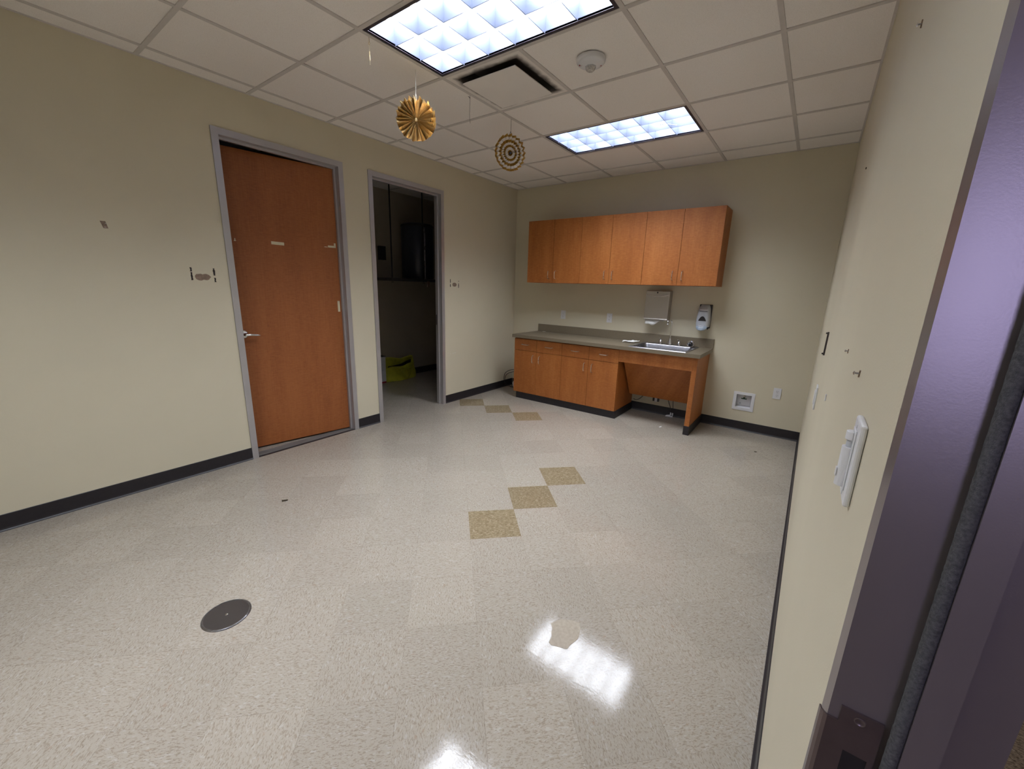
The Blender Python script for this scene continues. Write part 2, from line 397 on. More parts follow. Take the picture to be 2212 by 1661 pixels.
wall('wall_side_room', [(-2.5, -4.3, 0, -2.4, -2.72, H), (-2.5, -4.4, 0, -WT, -4.3, H)], 'dark room walls behind the ajar door')
wall('wall_hall', [(5.5, -7.2, 0, 5.6, -2.2, H), (W+WT, -2.3, 0, 5.5, -2.2, H), (W+WT, -7.3, 0, 5.6, -7.2, H), (W, -7.2, 0, W+WT, YF-.1, H)], 'hall walls outside the entrance door')

# ceiling: lay-in tiles and T-bar grid
xs = [0] + [GX+i*G for i in range(6)] + [W]
ys = [0] + [-(GY+j*G) for j in range(10)]; ys = [y for y in ys if y > YF+.05] + [YF]
skip = {(3, 2), (4, 2), (3, 5), (4, 5), (3, 8), (4, 8), (3, 4)}
m = MB()
for i in range(len(xs)-1):
    for j in range(len(ys)-1):
        if (i, j) in skip: continue
        m.box(xs[i], ys[j+1], H+.004, xs[i+1], ys[j], H+.02)
ceil = m.build('ceiling', MT['tile'], origin=(0, 0, H)); struct(ceil, 'white lay-in tile ceiling')
m = MB(); t_ = .012
for k, x in enumerate(xs[1:-1]):
    cuts = [YF] + ([-(GY+8*G), -(GY+7*G), -(GY+5*G), -(GY+4*G), -(GY+2*G), -(GY+1*G)] if k == 3 else []) + [0]
    for a, b in zip(cuts[0::2], cuts[1::2]): m.box(x-t_, a, H-.001, x+t_, b, H+.006)
for y in ys[1:-1]: m.box(0, y-t_, H-.0012, W, y+t_, H+.006)
m.box(0, YF, H-.001, .012, 0, H+.006).box(W-.012, YF, H-.001, W, 0, H+.006).box(0, -.012, H-.001, W, 0, H+.006)
g_ = m.build('ceiling_grid', MT['grid'], ceil)
m = MB(); 
m.box(CX0, CYa, H, -WT, CYb, H+.02); o = m.build('ceiling_closet', MT['tile'], origin=(CX0, CYa, H)); struct(o, 'tiled closet ceiling')
m = MB()
for x in (-1.27, -.66): m.box(x-t_, CYa, H-.003, x+t_, CYb, H+.004)
for y in (-2.13, -1.52, -.91, -.30): m.box(CX0, y-t_, H-.003, -WT, y+t_, H+.004)
m.build('ceiling_grid', MT['grid'], o)
m = MB().box(-2.4, -4.3, H, -WT, CYa-.1, H+.02); struct(m.build('ceiling_side_room', MT['tile'], origin=(-2.4, -4.3, H)))
m = MB().box(W+WT, -7.2, H, 5.5, -2.3, H+.02); struct(m.build('ceiling_hall', MT['tile'], origin=(W, -7, H)))
# plenum lid so nothing shines in from above
struct(MB().box(-2.6, -7.4, H+.22, 5.7, .3, H+.26).build('ceiling_deck', MT['darkgrey'], origin=(0, 0, H+.22)))

# baseboards (rubber cove)
def base(name, p0, p1, nrm, h=.100):
    """cove base along p0-p1, nrm points into the room"""
    p0, p1, n = Vector((*p0, 0)), Vector((*p1, 0)), Vector((*nrm, 0))
    prof = [(0, 0), (.013, 0), (.011, .004), (.006, .010), (.004, .018), (.0035, h-.002), (.002, h), (0, h)]
    m = MB(); A = [m.b.verts.new(p0+n*d+Vector((0, 0, z))) for d, z in prof]; B = [m.b.verts.new(p1+n*d+Vector((0, 0, z))) for d, z in prof]
    k = len(prof); m.b.faces.new(A); m.b.faces.new(B[::-1])
    for i in range(k): m.b.faces.new((A[i], B[i], B[(i+1) % k], A[(i+1) % k]))
    return struct(m.build(name, MT['rubber'], origin=p0))
base('baseboard_left', (0, YF), (0, DY0-.045), (1, 0))
base('baseboard_left', (0, DY1+.045), (0, CY0-.045), (1, 0))
base('baseboard_left', (0, CY1+.045), (0, 0), (1, 0))
base('baseboard_back', (.012, 0), (W, 0), (0, -1))
base('baseboard_right', (W, -.012), (W, YJ+.036), (-1, 0))
base('baseboard_right', (W, YH-.045), (W, YF), (-1, 0))
base('baseboard_front', (0, YF), (W, YF), (0, 1))
base('baseboard_closet', (CX0, CYa), (CX0, CYb), (1, 0))
base('baseboard_closet', (CX0, CYb), (-WT, CYb), (0, -1))

# hollow-metal door frames: profile of one leg, `s` = direction from opening into the wall, `o` = out of the room
def frame_leg_pts(xr, o, yo, s, face):
    """plan-view outline. xr = room-side face plane, yo = clear-opening plane"""
    X = lambda d: xr + o*d
    Y = lambda d: yo + s*d
    return [(X(0), Y(face)), (X(0), Y(0)), (X(.0505), Y(0)), (X(.0515), Y(-.016)), (X(.0735), Y(-.016)), (X(.0745), Y(0)),
            (X(FD), Y(0)), (X(FD), Y(face)), (X(FD-.012), Y(face)), (X(FD-.012), Y(.012)), (X(.012), Y(.012)), (X(.012), Y(face))]
def door_frame(root, xr, o, ya, yb, face=.045):
    lo, hi = min(ya, yb), max(ya, yb)
    for (yo, s) in ((lo, -1), (hi, 1)):
        MB().prism(frame_leg_pts(xr, o, yo, s, face), 2, 0, DH+face-.0002).build('frame_jamb', MT['frame'], root)
    pts = [(x, z) for x, z in frame_leg_pts(xr, o, DH, 1, face)]
    MB().prism([(p[0], p[1]) for p in pts], 1, lo+.0001, hi-.0001).build('frame_head', MT['frame'], root)

# door_1: ajar maple door on the left wall
d1 = thing('door_1', (0, (DY0+DY1)/2, 0), 'ajar reddish maple door in grey metal frame on left wall', 'door', kind='structure'); del d1['category']
door_frame(d1, .010, -1, DY0, DY1)
TH1 = math.radians(8.7); HG = Vector((-.0655, -2.6935, 0)); dv = Vector((-math.sin(TH1), -math.cos(TH1), 0)); nv = Vector((math.cos(TH1), -math.sin(TH1), 0))
LM = Matrix(((dv.x, nv.x, 0, HG.x), (dv.y, nv.y, 0, HG.y), (0, 0, 1, 0), (0, 0, 0, 1)))   # (s, out, z) -> world
leaf = MB().box(0, -.044, .016, .890, 0, 2.422, .0015, LM).build('door_leaf', MT['door'], d1)
hd = MB()
hc = LM @ Vector((.835, 0, 1.013)); hd.lathe([(0, .016), (.030, .016), (.036, .010), (.038, 0), (.0, 0)], hc, nv, 28)
hd.tube([LM @ Vector((.835, .012, 1.013)), LM @ Vector((.835, .052, 1.013)), LM @ Vector((.830, .060, 1.013)), LM @ Vector((.80, .062, 1.012)), LM @ Vector((.745, .058, 1.006)), LM @ Vector((.728, .050, 1.004))], [.011, .010, .011, .0095, .008, .0065], 12)
hd.build('door_handle', MT['chrome'], leaf, True)
# strips of masking tape left on the leaf
def tape(rects, label):
    m = MB()
    for (s0, z0, s1, z1, dz) in rects:
        m.prism([(s0, z0), (s1, z0+dz), (s1, z1+dz), (s0, z1)], 1, .0, .0007, LM)
    return tag(m.build('masking_tape', MT['tape']), label, 'tape')
def prismY(m, pts, a0, a1, mat): return m.prism(pts, 1, a0, a1, mat)
tape([(.555, 1.743, .458, 1.767, -.002)], 'cream masking tape strip in the middle of the maple door')
tape([(.094, 1.757, .026, 1.774, 0), (.040, 1.757, .024, 1.797, 0), (.126, 1.757, .098, 1.762, 0)], 'torn L-shaped masking tape near hinge edge of maple door')
tape([(.044, 1.180, .023, 1.280, 0)], 'upright masking tape strip lower on hinge edge of maple door')
tape([(.818, 1.745, .803, 1.750, 0), (.813, 1.750, .807, 1.766, 0)], 'tiny torn scrap of masking tape near latch edge of maple door')
struct(MB().box(-.105, DY0+.001, 0, -.019, DY1-.001, .006, .002).build('trim_1', MT['vent']), 'grey metal threshold under the ajar door')
struct(MB().box(-.0185, DY0+.001, 0, .006, DY1-.001, .003).build('trim_2', MT['rubber']), 'black transition strip under the ajar door')

# door_2: empty grey frame to the closet
d2 = thing('door_2', (0, (CY0+CY1)/2, 0), 'grey metal door frame open to the dark closet', 'door', kind='structure'); del d2['category']
door_frame(d2, .010, -1, CY0, CY1)
MB().box(-.095, CY1-.0015, .985, -.068, CY1-.0001, 1.105).box(-.093, CY1-.0020, 1.02, -.075, CY1-.0014, 1.07).build('strike_plate', MT['bronze'], d2)

# door_3: entrance frame in the right wall, beside the camera
d3 = thing('door_3', (W, (YJ+YH)/2, 0), 'close-up grey metal entrance door jamb with strike plate and pile seal', 'door', kind='structure'); del d3['category']
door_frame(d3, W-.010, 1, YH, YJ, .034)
MT['frame_near'] = simple('shaded_frame_paint', (0.225, 0.195, 0.205), .32, .60, var=.04, scale=6, bump=.03, bscale=600)  # frame paint copy with the jamb's shade and purple cast in its colour
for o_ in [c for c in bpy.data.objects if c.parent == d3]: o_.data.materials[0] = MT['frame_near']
# pile weatherstrip on the near side of the stop
m = MB(); n = 260
random.seed(3)
n = 900
pts = [(W+.0372, YJ-.0105, .01+2.4*k/n) for k in range(n+1)]
m.tube(pts, [.0052+random.uniform(-.00022, .00022) for _ in pts], 14)
m.build('pile_seal', MT['felt'], d3, True)
# strike plate: body with top notch, curved lip round the frame edge, latch hole
xs0, zs = W-.010, 1.052
hx0, hx1, hz0, hz1 = W+.0072, W+.0255, .962, 1.022
m = MB(); ys0 = YJ-.0022; yb0 = YJ-.0001
m.box(xs0, yb0, .94, hx0, ys0, zs)                      # left band
m.box(hx0, yb0, hz1, W+.0300, ys0, zs); m.box(hx0, yb0, .93, W+.0300, ys0, hz0); m.box(hx1, yb0, hz0, W+.0300, ys0, hz1)
m.box(W-.0015, yb0, zs, W+.0300, ys0, 1.070)                # taller screw tab
m.b.normal_update()
lip = [(xs0, ys0), (xs0-.0030, ys0+.0016), (xs0-.0052, ys0+.0050), (xs0-.0062, ys0+.0095), (xs0-.0048, ys0+.0098), (xs0-.0040, ys0+.0060), (xs0-.0020, ys0+.0034), (xs0, yb0)]
m.prism(lip, 2, .94, zs)
sp3 = m.build('strike_plate', MT['bronze'], d3)
MB().box(hx0, YJ-.0004, hz0, hx1, YJ-.0001, hz1).build('latch_pocket', MT['black'], sp3)
m = MB(); m.lathe([(.0046, 0), (.0046, .0006), (.0038, .0008), (.0030, .0002), (0, .0002)], (W+.0135, ys0, 1.0615), (0, -1, 0), 24)
m.build('screw', MT['bronze'], sp3, True)

# ------------------------------------------------------------------ ceiling fixtures
def troffer(x0, y1, label):
    """2x4 parabolic troffer, x0 = left, y1 = back edge"""
    x1, y0 = x0+2*G, y1-G; e = .013
    t = thing('ceiling_light', ((x0+x1)/2, (y0+y1)/2, H), label, 'ceiling light', 'fluorescent troffers in the ceiling')
    a, b, c, d = x0+e, y0+e, x1-e, y1-e; fw = .020
    m = MB()
    for bx in ((a, b, c, b+fw), (a, d-fw, c, d), (a, b+fw, a+fw, d-fw), (c-fw, b+fw, c, d-fw)):
        m.box(bx[0], bx[1], H+.0006, bx[2], bx[3], H+.012)
    m.build('rim', MT['trimdark'], t)
    a, b, c, d = a+fw, b+fw, c-fw, d-fw
    m = MB(); hh = .106
    m.box(a-.004, b, H+.002, a, d, H+hh).box(c, b, H+.002, c+.004, d, H+hh).box(a-.004, b-.004, H+.002, c+.004, b, H+hh).box(a-.004, d, H+.002, c+.004, d+.004, H+hh)
    m.build('housing', MT['troffer'], t)
    m = MB().box(a, b, H+hh, c, d, H+hh+.004); m.build('lamp_panel', MT['lamp'], t)
    # parabolic blades: wedge profile, thin at the room side
    lou = MB(); z0, z1 = H+.003, H+.104
    prof = [(-.0016, z0), (.0016, z0), (.0030, z0+.03), (.0070, z1), (-.0070, z1), (-.0030, z0+.03)]
    for k in range(1, 6):
        x = a+(c-a)*k/6; lou.prism([(x+p[0], p[1]) for p in prof], 1, b, d)
    for k in range(1, 3):
        y = b+(d-b)*k/3; lou.prism([(y+p[0], p[1]) for p in prof], 0, a, c)
    lou.build('louver', MT['troffer'], t)
    return t
troffer(GX+2*G, -(GY+1*G), 'farther louvered ceiling light, above the cabinet run')
troffer(GX+2*G, -(GY+4*G), 'nearer louvered ceiling light, cut by the top of the photo')

troffer(GX+2*G, -(GY+7*G), 'third louvered ceiling light, over the doorway behind the photographer')

# air diffuser: plaque below a soiled pan, in the cell beside the nearer light
dx0, dy1 = GX+2*G+.012, -(GY+3*G)-.012; dx1, dy0 = dx0+G-.024, dy1-G+.024
t = thing('air_diffuser', ((dx0+dx1)/2, (dy0+dy1)/2, H), 'square white air diffuser with dark sooty edges next to nearer light', 'vent')
m = MB(); ic = .058
m.box(dx0, dy0, H+.001, dx1, dy0+ic, H+.004).box(dx0, dy1-ic, H+.001, dx1, dy1, H+.004).box(dx0, dy0+ic, H+.001, dx0+ic, dy1-ic, H+.004).box(dx1-ic, dy0+ic, H+.001, dx1, dy1-ic, H+.004)
m.build('pan', MT['diffpan'], t)
m = MB(); a, b, c, d = dx0+ic, dy0+ic, dx1-ic, dy1-ic
vs = [m.b.verts.new(p) for p in [(a, b, H+.003), (c, b, H+.003), (c, d, H+.003), (a, d, H+.003), (a+.04, b+.04, H+.07), (c-.04, b+.04, H+.07), (c-.04, d-.04, H+.07), (a+.04, d-.04, H+.07)]]
for q in ((0, 1, 5, 4), (1, 2, 6, 5), (2, 3, 7, 6), (3, 0, 4, 7), (4, 5, 6, 7)): m.b.faces.new([vs[k] for k in q])
m.build('throat', MT['diffpan'], t)
MB().box(a+.022, b+.022, H-.024, c-.022, d-.022, H-.018, .002).build('plaque', MT['diffp'], t)

# smoke / strobe alarm
ac = Vector((2.287, -2.452, H))
t = thing('ceiling_strobe', ac, 'round white ceiling fire alarm strobe with red lettering', 'fire alarm')
MB().lathe([(0, -.001), (.082, -.001), (.084, -.006), (.082, -.020), (.072, -.030), (.040, -.038), (0, -.039)], ac, (0, 0, 1), 48).build('body', MT['white'], t, True)
toC = Vector((3.564-ac.x, -4.892-ac.y, 0)).normalized(); side = Vector((-toC.y, toC.x, 0))
lc = ac - toC*.012
m = MB(); m.lathe([(.030, -.036), (.029, -.046), (.022, -.058), (0, -.062)], lc, (0, 0, 1), 8); le = m.build('lens', MT['lens'], t)
m = MB(); m.lathe([(.033, -.033), (.034, -.040), (.031, -.0405), (.030, -.033)], lc, (0, 0, 1), 8); m.build('lens_ring', MT['grey'], t)
LET = {'F': [((0, 0), (0, 1)), ((0, 1), (.6, 1)), ((0, .5), (.5, .5))], 'I': [((.3, 0), (.3, 1))],
       'R': [((0, 0), (0, 1)), ((0, 1), (.55, .95)), ((.55, .95), (.55, .55)), ((.55, .55), (0, .5)), ((.2, .5), (.6, 0))],
       'E': [((0, 0), (0, 1)), ((0, 1), (.6, 1)), ((0, .5), (.5, .5)), ((0, 0), (.6, 0))]}
def letters(m, word, o, ux, uy, h, r):
    o, ux, uy = Vector(o), Vector(ux), Vector(uy)
    for k, ch in enumerate(word):
        for a, b in LET[ch]:
            m.tube([o+ux*(k*.85+a[0])*h+uy*a[1]*h, o+ux*(k*.85+b[0])*h+uy*b[1]*h], r, 6)
m = MB()
for sgn, cen in ((-1, .050), (1, .050)):
    oc = ac + side*(-.052*sgn) + toC*(.010 if sgn > 0 else -.022)
    pass
# FIRE printed twice on the sloping skirt
tx, ty = Vector((-.5, .86, 0)), Vector((.86, .5, 0))
for base_, ux, uy in ((ac+Vector((-.052, -.040, -.0345)), Vector((.80, .60, 0)), Vector((.60, -.80, 0))*-1),
                      (ac+Vector((.052, .006, -.0330)), Vector((-.1, .99, .0)), Vector((-.99, -.1, 0)))):
    m = MB(); letters(m, 'FIRE', base_, ux, uy, .013, .0011); m.build('fire_lettering', MT['red'], t)

# ------------------------------------------------------------------ hanging decorations
def rosette(name, c, nrm, R, npl, depth, mat, label, string_top, tilt=0.0, smat='string', deep=False):
    c = Vector(c); n = Vector(nrm).normalized(); up = Vector((0, 0, 1)); u = up.cross(n).normalized(); w = n.cross(u)
    t = thing(name, (c.x, c.y, c.z-R), label, 'paper decoration', 'gold paper rosettes hung from the ceiling')
    b = bmesh.new(); off = WL[t.name]; uvl = b.loops.layers.uv.new('UVMap')
    nr = 12; rings = []; N2 = npl*2
    random.seed(len(label))
    for i in range(nr+1):
        f = i/nr; ring = []
        for k in range(N2):
            s = 1 if k % 2 else -1
            rr = R*(.05+.95*f)
            an = 2*PI*k/N2
            if i == nr: rr *= (.96 if s < 0 else 1.0)+(random.uniform(-.02, .02))
            dd = depth*s*min(1, .25+f*1.0)
            if deep:
                dd *= 1+.25*math.sin(4*f+k*1.3)
                an += (.03*math.sin(k*2.1)+.035*s)*f*f       # pleats lean over, tips flare open
                if f > .8: dd += depth*(.8 if (k//2) % 2 else -.1)*(f-.8)/.2
            ring.append(b.verts.new(c-off + u*math.cos(an)*rr + w*math.sin(an)*rr + n*dd))
        rings.append(ring)
    for i in range(nr):
        for k in range(N2):
            k2 = (k+1) % N2
            fc = b.faces.new((rings[i][k], rings[i][k2], rings[i+1][k2], rings[i+1][k]))
            for lp, rv in zip(fc.loops, (i, i, i+1, i+1)): lp[uvl].uv = (rv/nr, k/N2)
    me = bpy.data.meshes.new('pleated_disc'); b.to_mesh(me); b.free(); me.materials.append(MT[mat])
    o = bpy.data.objects.new('pleated_disc', me); COL.objects.link(o); o.parent = t
    sm = o.modifiers.new('thick', 'SOLIDIFY'); sm.thickness = .0006
    MB().lathe([(0, -.006), (.010, -.005), (.010, .005), (0, .006)], c, n, 16).build('hub', MT['darkgrey'] if mat == 'rings' else MT[mat], t)
    st = Vector(string_top); top = c+Vector((0, 0, R*.96))
    m = MB(); m.tube([st, (st+top)/2+Vector((.001, 0, 0)), top], .0013, 6)
    m.tube([top+Vector((0, 0, .028)), top+Vector((.005, .004, .010)), top-Vector((0, 0, .02))], .0012, 6)
    m.tube([top+Vector((0, 0, .028)), top+Vector((-.005, -.004, .006)), top-Vector((0, 0, .05))], .0012, 6)
    m.build('string', MT[smat], t)
    return t
cd = Vector((3.564, -4.892, 1.456))
c1 = Vector((1.316, -2.930, 2.478)); n1 = (cd-c1).normalized()
n1 = (Vector((n1.x, n1.y, n1.z*.25))).normalized()
rosette('paper_rosette', c1, n1, .126, 25, .030, 'gold', 'gold foil pleated rosette hanging beside the nearer ceiling light', (1.318, -2.93, H-.001), deep=True)
c2 = Vector((1.372, -2.0, 2.512)); n2 = (cd-c2).normalized(); n2 = Matrix.Rotation(math.radians(24), 3, 'Z') @ Vector((n2.x, n2.y, n2.z*.3)).normalized()
rosette('paper_rosette', c2, n2, .136, 22, .014, 'rings', 'white and gold ringed paper rosette hanging farther back', (1.374, -2.0, H-.001), smat='dstring')
def hang(name, x, y, L, mat, label, hook=True, r=.0010):
    m = MB(); p = [(x, y, H-.001)]
    if hook:
        m.tube([(x-.016, y, H-.004), (x-.004, y, H-.012), (x, y, H-.020)], r*1.6, 6)
    m.tube([(x, y, H-.001)]+[(x+.003*math.sin(k*1.3), y+.002*math.cos(k*2), H-.001-L*k/6) for k in range(1, 7)], r, 6)
    return tag(m.build(name, MT[mat]), label, 'string', 'left-over hanging threads under the ceiling')
hang('hanging_thread', 1.372, -2.485, .175, 'dstring', 'dark thread dangling from the grid between the two rosettes')
m = MB(); m.tube([(1.37, -3.298, H-.001), (1.373, -3.30, H-.025)], .001, 6)
for k in range(9):
    a0, a1 = 2*PI*k/8, 2*PI*(k+1)/8
m.tube([(1.373+.006*math.cos(2*PI*k/10), -3.30, H-.031+.006*math.sin(2*PI*k/10)) for k in range(11)], .001, 6, caps=False)
m.tube([(1.373, -3.30, H-.037), (1.374, -3.302, H-.070)], .0005, 6); m.tube([(1.374, -3.302, H-.070), (1.377, -3.303, H-.115)], .0022, 6); m.tube([(1.377, -3.303, H-.115), (1.376, -3.303, H-.135)], .0008, 6)
tag(m.build('ceiling_hook', MT['gold']), 'thin gold wire hook dangling at the near light corner', 'hook')
hw = MB(); hw.tube([(2.437, -1.196, H-.001), (2.392, -1.262, H-.004), (2.352, -1.300, H-.012)], .0014, 6)
hw.tube([(2.352+.010*math.cos(2*PI*k/10), -1.312+.010*math.sin(2*PI*k/10), H-.014) for k in range(11)], .0014, 6, caps=False)
tag(hw.build('ceiling_hook', MT['grey']), 'grey wire hook clipped across the farther ceiling light', 'hook')

# ------------------------------------------------------------------ wall cabinets
def pull(m, a, b, out, r=.0040, proj=.030):
    """arched bar pull between a and b, standing off along out"""
    a, b, o = Vector(a), Vector(b), Vector(out)
    d = (b-a); P = [a, a+o*proj*.6, a+o*proj*.92+d*.07, a+o*proj+d*.2, a+o*proj*1.03+d*.5, a+o*proj+d*.8, a+o*proj*.92+d*.93, b+o*proj*.6, b]
    m.tube(P, [r*1.25, r, r, r, r, r, r, r, r*1.25], 8)
UX = [.433, .818, 1.198, 1.579, 1.965, 2.348, 2.732]
UD = -.320; UZ0, UZ1 = 1.520, 2.280
side_lbl = ['leftmost maple wall cabinet with two doors, near the room corner', 'middle maple wall cabinet with two doors, above the outlets', 'rightmost maple wall cabinet with two doors, above the towel dispenser']
for k in range(3):
    x0, xm, x1 = UX[2*k], UX[2*k+1], UX[2*k+2]
    t = thing('wall_cabinet', ((x0+x1)/2, -.15, UZ0), side_lbl[k], 'cabinet', 'wall cabinets over the counter')
    MB().box(x0+.0004, UD+.0205, UZ0, x1-.0004, -.0005, UZ1, .0008).build('body', MT['cab'], t)
    for j, (a, b) in enumerate(((x0, xm), (xm, x1))):
        dr = MB().box(a+.0015, UD, UZ0+.001, b-.0015, UD+.0195, UZ1-.001, .001).build('cabinet_door', MT['cab'], t)
        hx = xm-.050 if j == 0 else xm+.046
        m = MB(); pull(m, (hx, UD, 1.572), (hx, UD, 1.668), (0, -1, 0)); m.build('handle', MT['nickel'], dr, True)
        MB().box(a-.0004, UD+.0196, UZ0+.001, a+.0012, UD+.0204, UZ1-.001).build('gap_shadow_strip', MT['cabin'], t) if False else None

# ------------------------------------------------------------------ base cabinets
BX = [.447, .795, 1.163, 1.526, 1.892]; BD = -.575
lbls = ['left maple base cabinet with two drawers over two doors', 'right maple base cabinet with two drawers over two doors, beside the knee space']
for k in range(2):
    x0, xm, x1 = BX[2*k], BX[2*k+1], BX[2*k+2]
    t = thing('base_cabinet', ((x0+x1)/2, -.28, 0), lbls[k], 'cabinet', 'base cabinets under the counter')
    MB().box(x0+.0004, BD+.0205, .088, x1-.0004, -.016, .8185, .0008).build('body', MT['cab'], t)
    tx0 = x0+.040 if k == 0 else x0
    m = MB().box(tx0+.0003, BD+.012, 0, x1+(.008 if k else 0)-.0003, -.016, .0878)
    m.build('toe_kick', MT['rubber'], t)
    for j, (a, b) in enumerate(((x0, xm), (xm, x1))):
        dw = MB().box(a+.0015, BD, .6560, b-.0015, BD+.0195, .8060, .001).build('drawer_front', MT['cab'], t)
        cx = (a+b)/2
        m = MB(); pull(m, (cx-.048, BD, .733), (cx+.048, BD, .733), (0, -1, 0)); m.build('handle', MT['nickel'], dw, True)
        dr = MB().box(a+.0015, BD, .089, b-.0015, BD+.0195, .6520, .001).build('cabinet_door', MT['cab'], t)
        hx = xm-.048 if j == 0 else xm+.052
        m = MB(); pull(m, (hx, BD, .508), (hx, BD, .604), (0, -1, 0)); m.build('handle', MT['nickel'], dr, True)
# accessible sink front
t = thing('sink_surround', (2.3, -.28, 0), 'open maple knee-space surround under the sink with slanted panel', 'cabinet')
LX0, LX1 = 2.665, 2.712
MB().box(1.8925, BD, .676, LX0-.0003, BD+.020, .8185, .001).build('apron', MT['cab'], t)
MB().box(LX0, BD, .0955, LX1, -.0005, .8185, .001).build('end_panel', MT['cab'], t)
MB().box(LX0-.005, BD-.006, 0, LX1+.006, -.014, .0953, .002).build('panel_base', MT['rubber'], t)
m = MB(); m.prism([(-.462, .668), (-.446, .675), (-.160, .240), (-.176, .233)], 0, 1.912, LX0-.008); m.build('knee_panel', MT['cab'], t)

# ------------------------------------------------------------------ countertop and sink
t = thing('countertop', (1.58, -.3, .8195), 'taupe laminate countertop with low backsplash and sink cutout', 'countertop')
SX0, SX1, SY0, SY1 = 1.990, 2.590, -.562, -.050
m = MB(); CZ0, CZ1 = .8195, .858; CX, CD = .435, -.617; CR = 2.736
m.box(CX, CD, CZ0, SX0, -.0008, CZ1).box(SX1, CD, CZ0, CR, -.0008, CZ1).box(SX0, CD, CZ0, SX1, SY0, CZ1).box(SX0, SY1, CZ0, SX1, -.0008, CZ1)
m.build('worktop', MT['counter'], t)
MB().box(.450, -.020, CZ1, 2.738, -.0006, .961, .0015).build('backsplash', MT['counter'], t)
def rrect(x0, y0, x1, y1, r, n=6):
    P = []
    for cx, cy, a0 in ((x1-r, y1-r, 0), (x0+r, y1-r, 90), (x0+r, y0+r, 180), (x1-r, y0+r, 270)):
        for k in range(n+1):
            a = math.radians(a0+90*k/n); P.append((cx+r*math.cos(a), cy+r*math.sin(a)))
    return P
t = thing('sink', ((SX0+SX1)/2, (SY0+SY1)/2, CZ1), 'stainless steel drop-in sink in the counter', 'sink')
m = MB()
loops = [(rrect(1.977, -.577, 2.602, -.036, .02), CZ1+.0006), (rrect(1.980, -.574, 2.599, -.039, .02), CZ1+.0050), (rrect(1.990, -.565, 2.588, -.048, .03), CZ1+.0046),
         (rrect(2.012, -.545, 2.566, -.142, .045), CZ1+.0036), (rrect(2.017, -.540, 2.561, -.147, .045), CZ1-.004), (rrect(2.028, -.530, 2.550, -.157, .05), CZ1-.130), (rrect(2.055, -.505, 2.523, -.185, .05), CZ1-.150)]
prev = None
for P, z in loops:
    ring = [m.b.verts.new((x, y, z)) for x, y in P]
    if prev:
        for k in range(len(ring)): m.b.faces.new((prev[k], prev[(k+1) % len(ring)], ring[(k+1) % len(ring)], ring[k]))
    prev = ring
m.b.faces.new(prev)
m.build('basin', MT['steel'], t, True)
MB().lathe([(0, .001), (.028, .001), (.040, .004), (.043, .001)], (2.29, -.33, CZ1-.150), (0, 0, 1), 24).build('drain', MT['chrome'], t, True)
FZ = CZ1+.0052
t = thing('faucet', (2.292, -.095, FZ), 'chrome high-arc faucet spout with two lever handles', 'faucet')
m = MB(); m.lathe([(0, .002), (.027, .0), (.027, .006), (.024, .020), (.017, .048), (.0125, .066), (.0125, .074), (0, .075)], (2.292, -.095, FZ), (0, 0, 1), 24)
m.build('spout_base', MT['chrome'], t, True)
m = MB()
zt = 1.152
arc = [(2.292, -.095, FZ+.06), (2.2905, -.095, zt-.035)]
for k in range(7):
    a = PI/2*k/6; arc.append((2.290-.002*k/6, -.095-.022*(1-math.cos(a)), zt-.035+.024*math.sin(a)))
arc += [(2.283, -.150, zt-.009), (2.278, -.190, zt-.010)]
for k in range(1, 6):
    a = PI/2*k/5; arc.append((2.277, -.190-.018*math.sin(a), zt-.010-.018*(1-math.cos(a))))
arc += [(2.277, -.208, zt-.045)]
m.tube(arc, .0068, 14); 
sp = m.build('spout', MT['chrome'], t, True)
MB().lathe([(.010, 0), (.012, -.004), (.0115, -.018), (.008, -.022), (0, -.022)], (2.277, -.208, zt-.030), (0, 0, 1), 20).build('aerator', MT['chrome'], sp, True)
for hx, sg in ((2.190, -1), (2.394, 1)):
    m = MB(); m.lathe([(0, 0), (.024, .0), (.024, .008), (.021, .026), (.014, .040), (.009, .046), (.008, .054), (0, .056)], (hx, -.095, FZ), (0, 0, 1), 22)
    m.tube([(hx, -.095, FZ+.050), (hx-.004, -.100, FZ+.062), (hx-.010*sg*0-.012, -.118, FZ+.066)], [.0075, .007, .006], 10)
    m.build('faucet_lever', MT['chrome'], t, True)
# strainer leaning on the sink deck
sc = Vector((2.512, -.072, CZ1+.034)); sn = Vector((.15, -.78, .60)).normalized()
t = thing('sink_strainer', (sc.x, sc.y, CZ1+.005), 'chrome sink strainer with black rubber stopper leaning at right of faucet', 'strainer')
MB().lathe([(.028, .0), (.038, .002), (.040, .005), (.036, .007), (.027, .003), (.020, -.012), (0, -.014)], sc, sn, 28).build('basket', MT['chrome'], t, True)
MB().lathe([(0, .020), (.012, .019), (.021, .012), (.023, .004), (.020, -.001), (0, -.002)], sc, sn, 24).build('stopper', MT['black'], t, True)
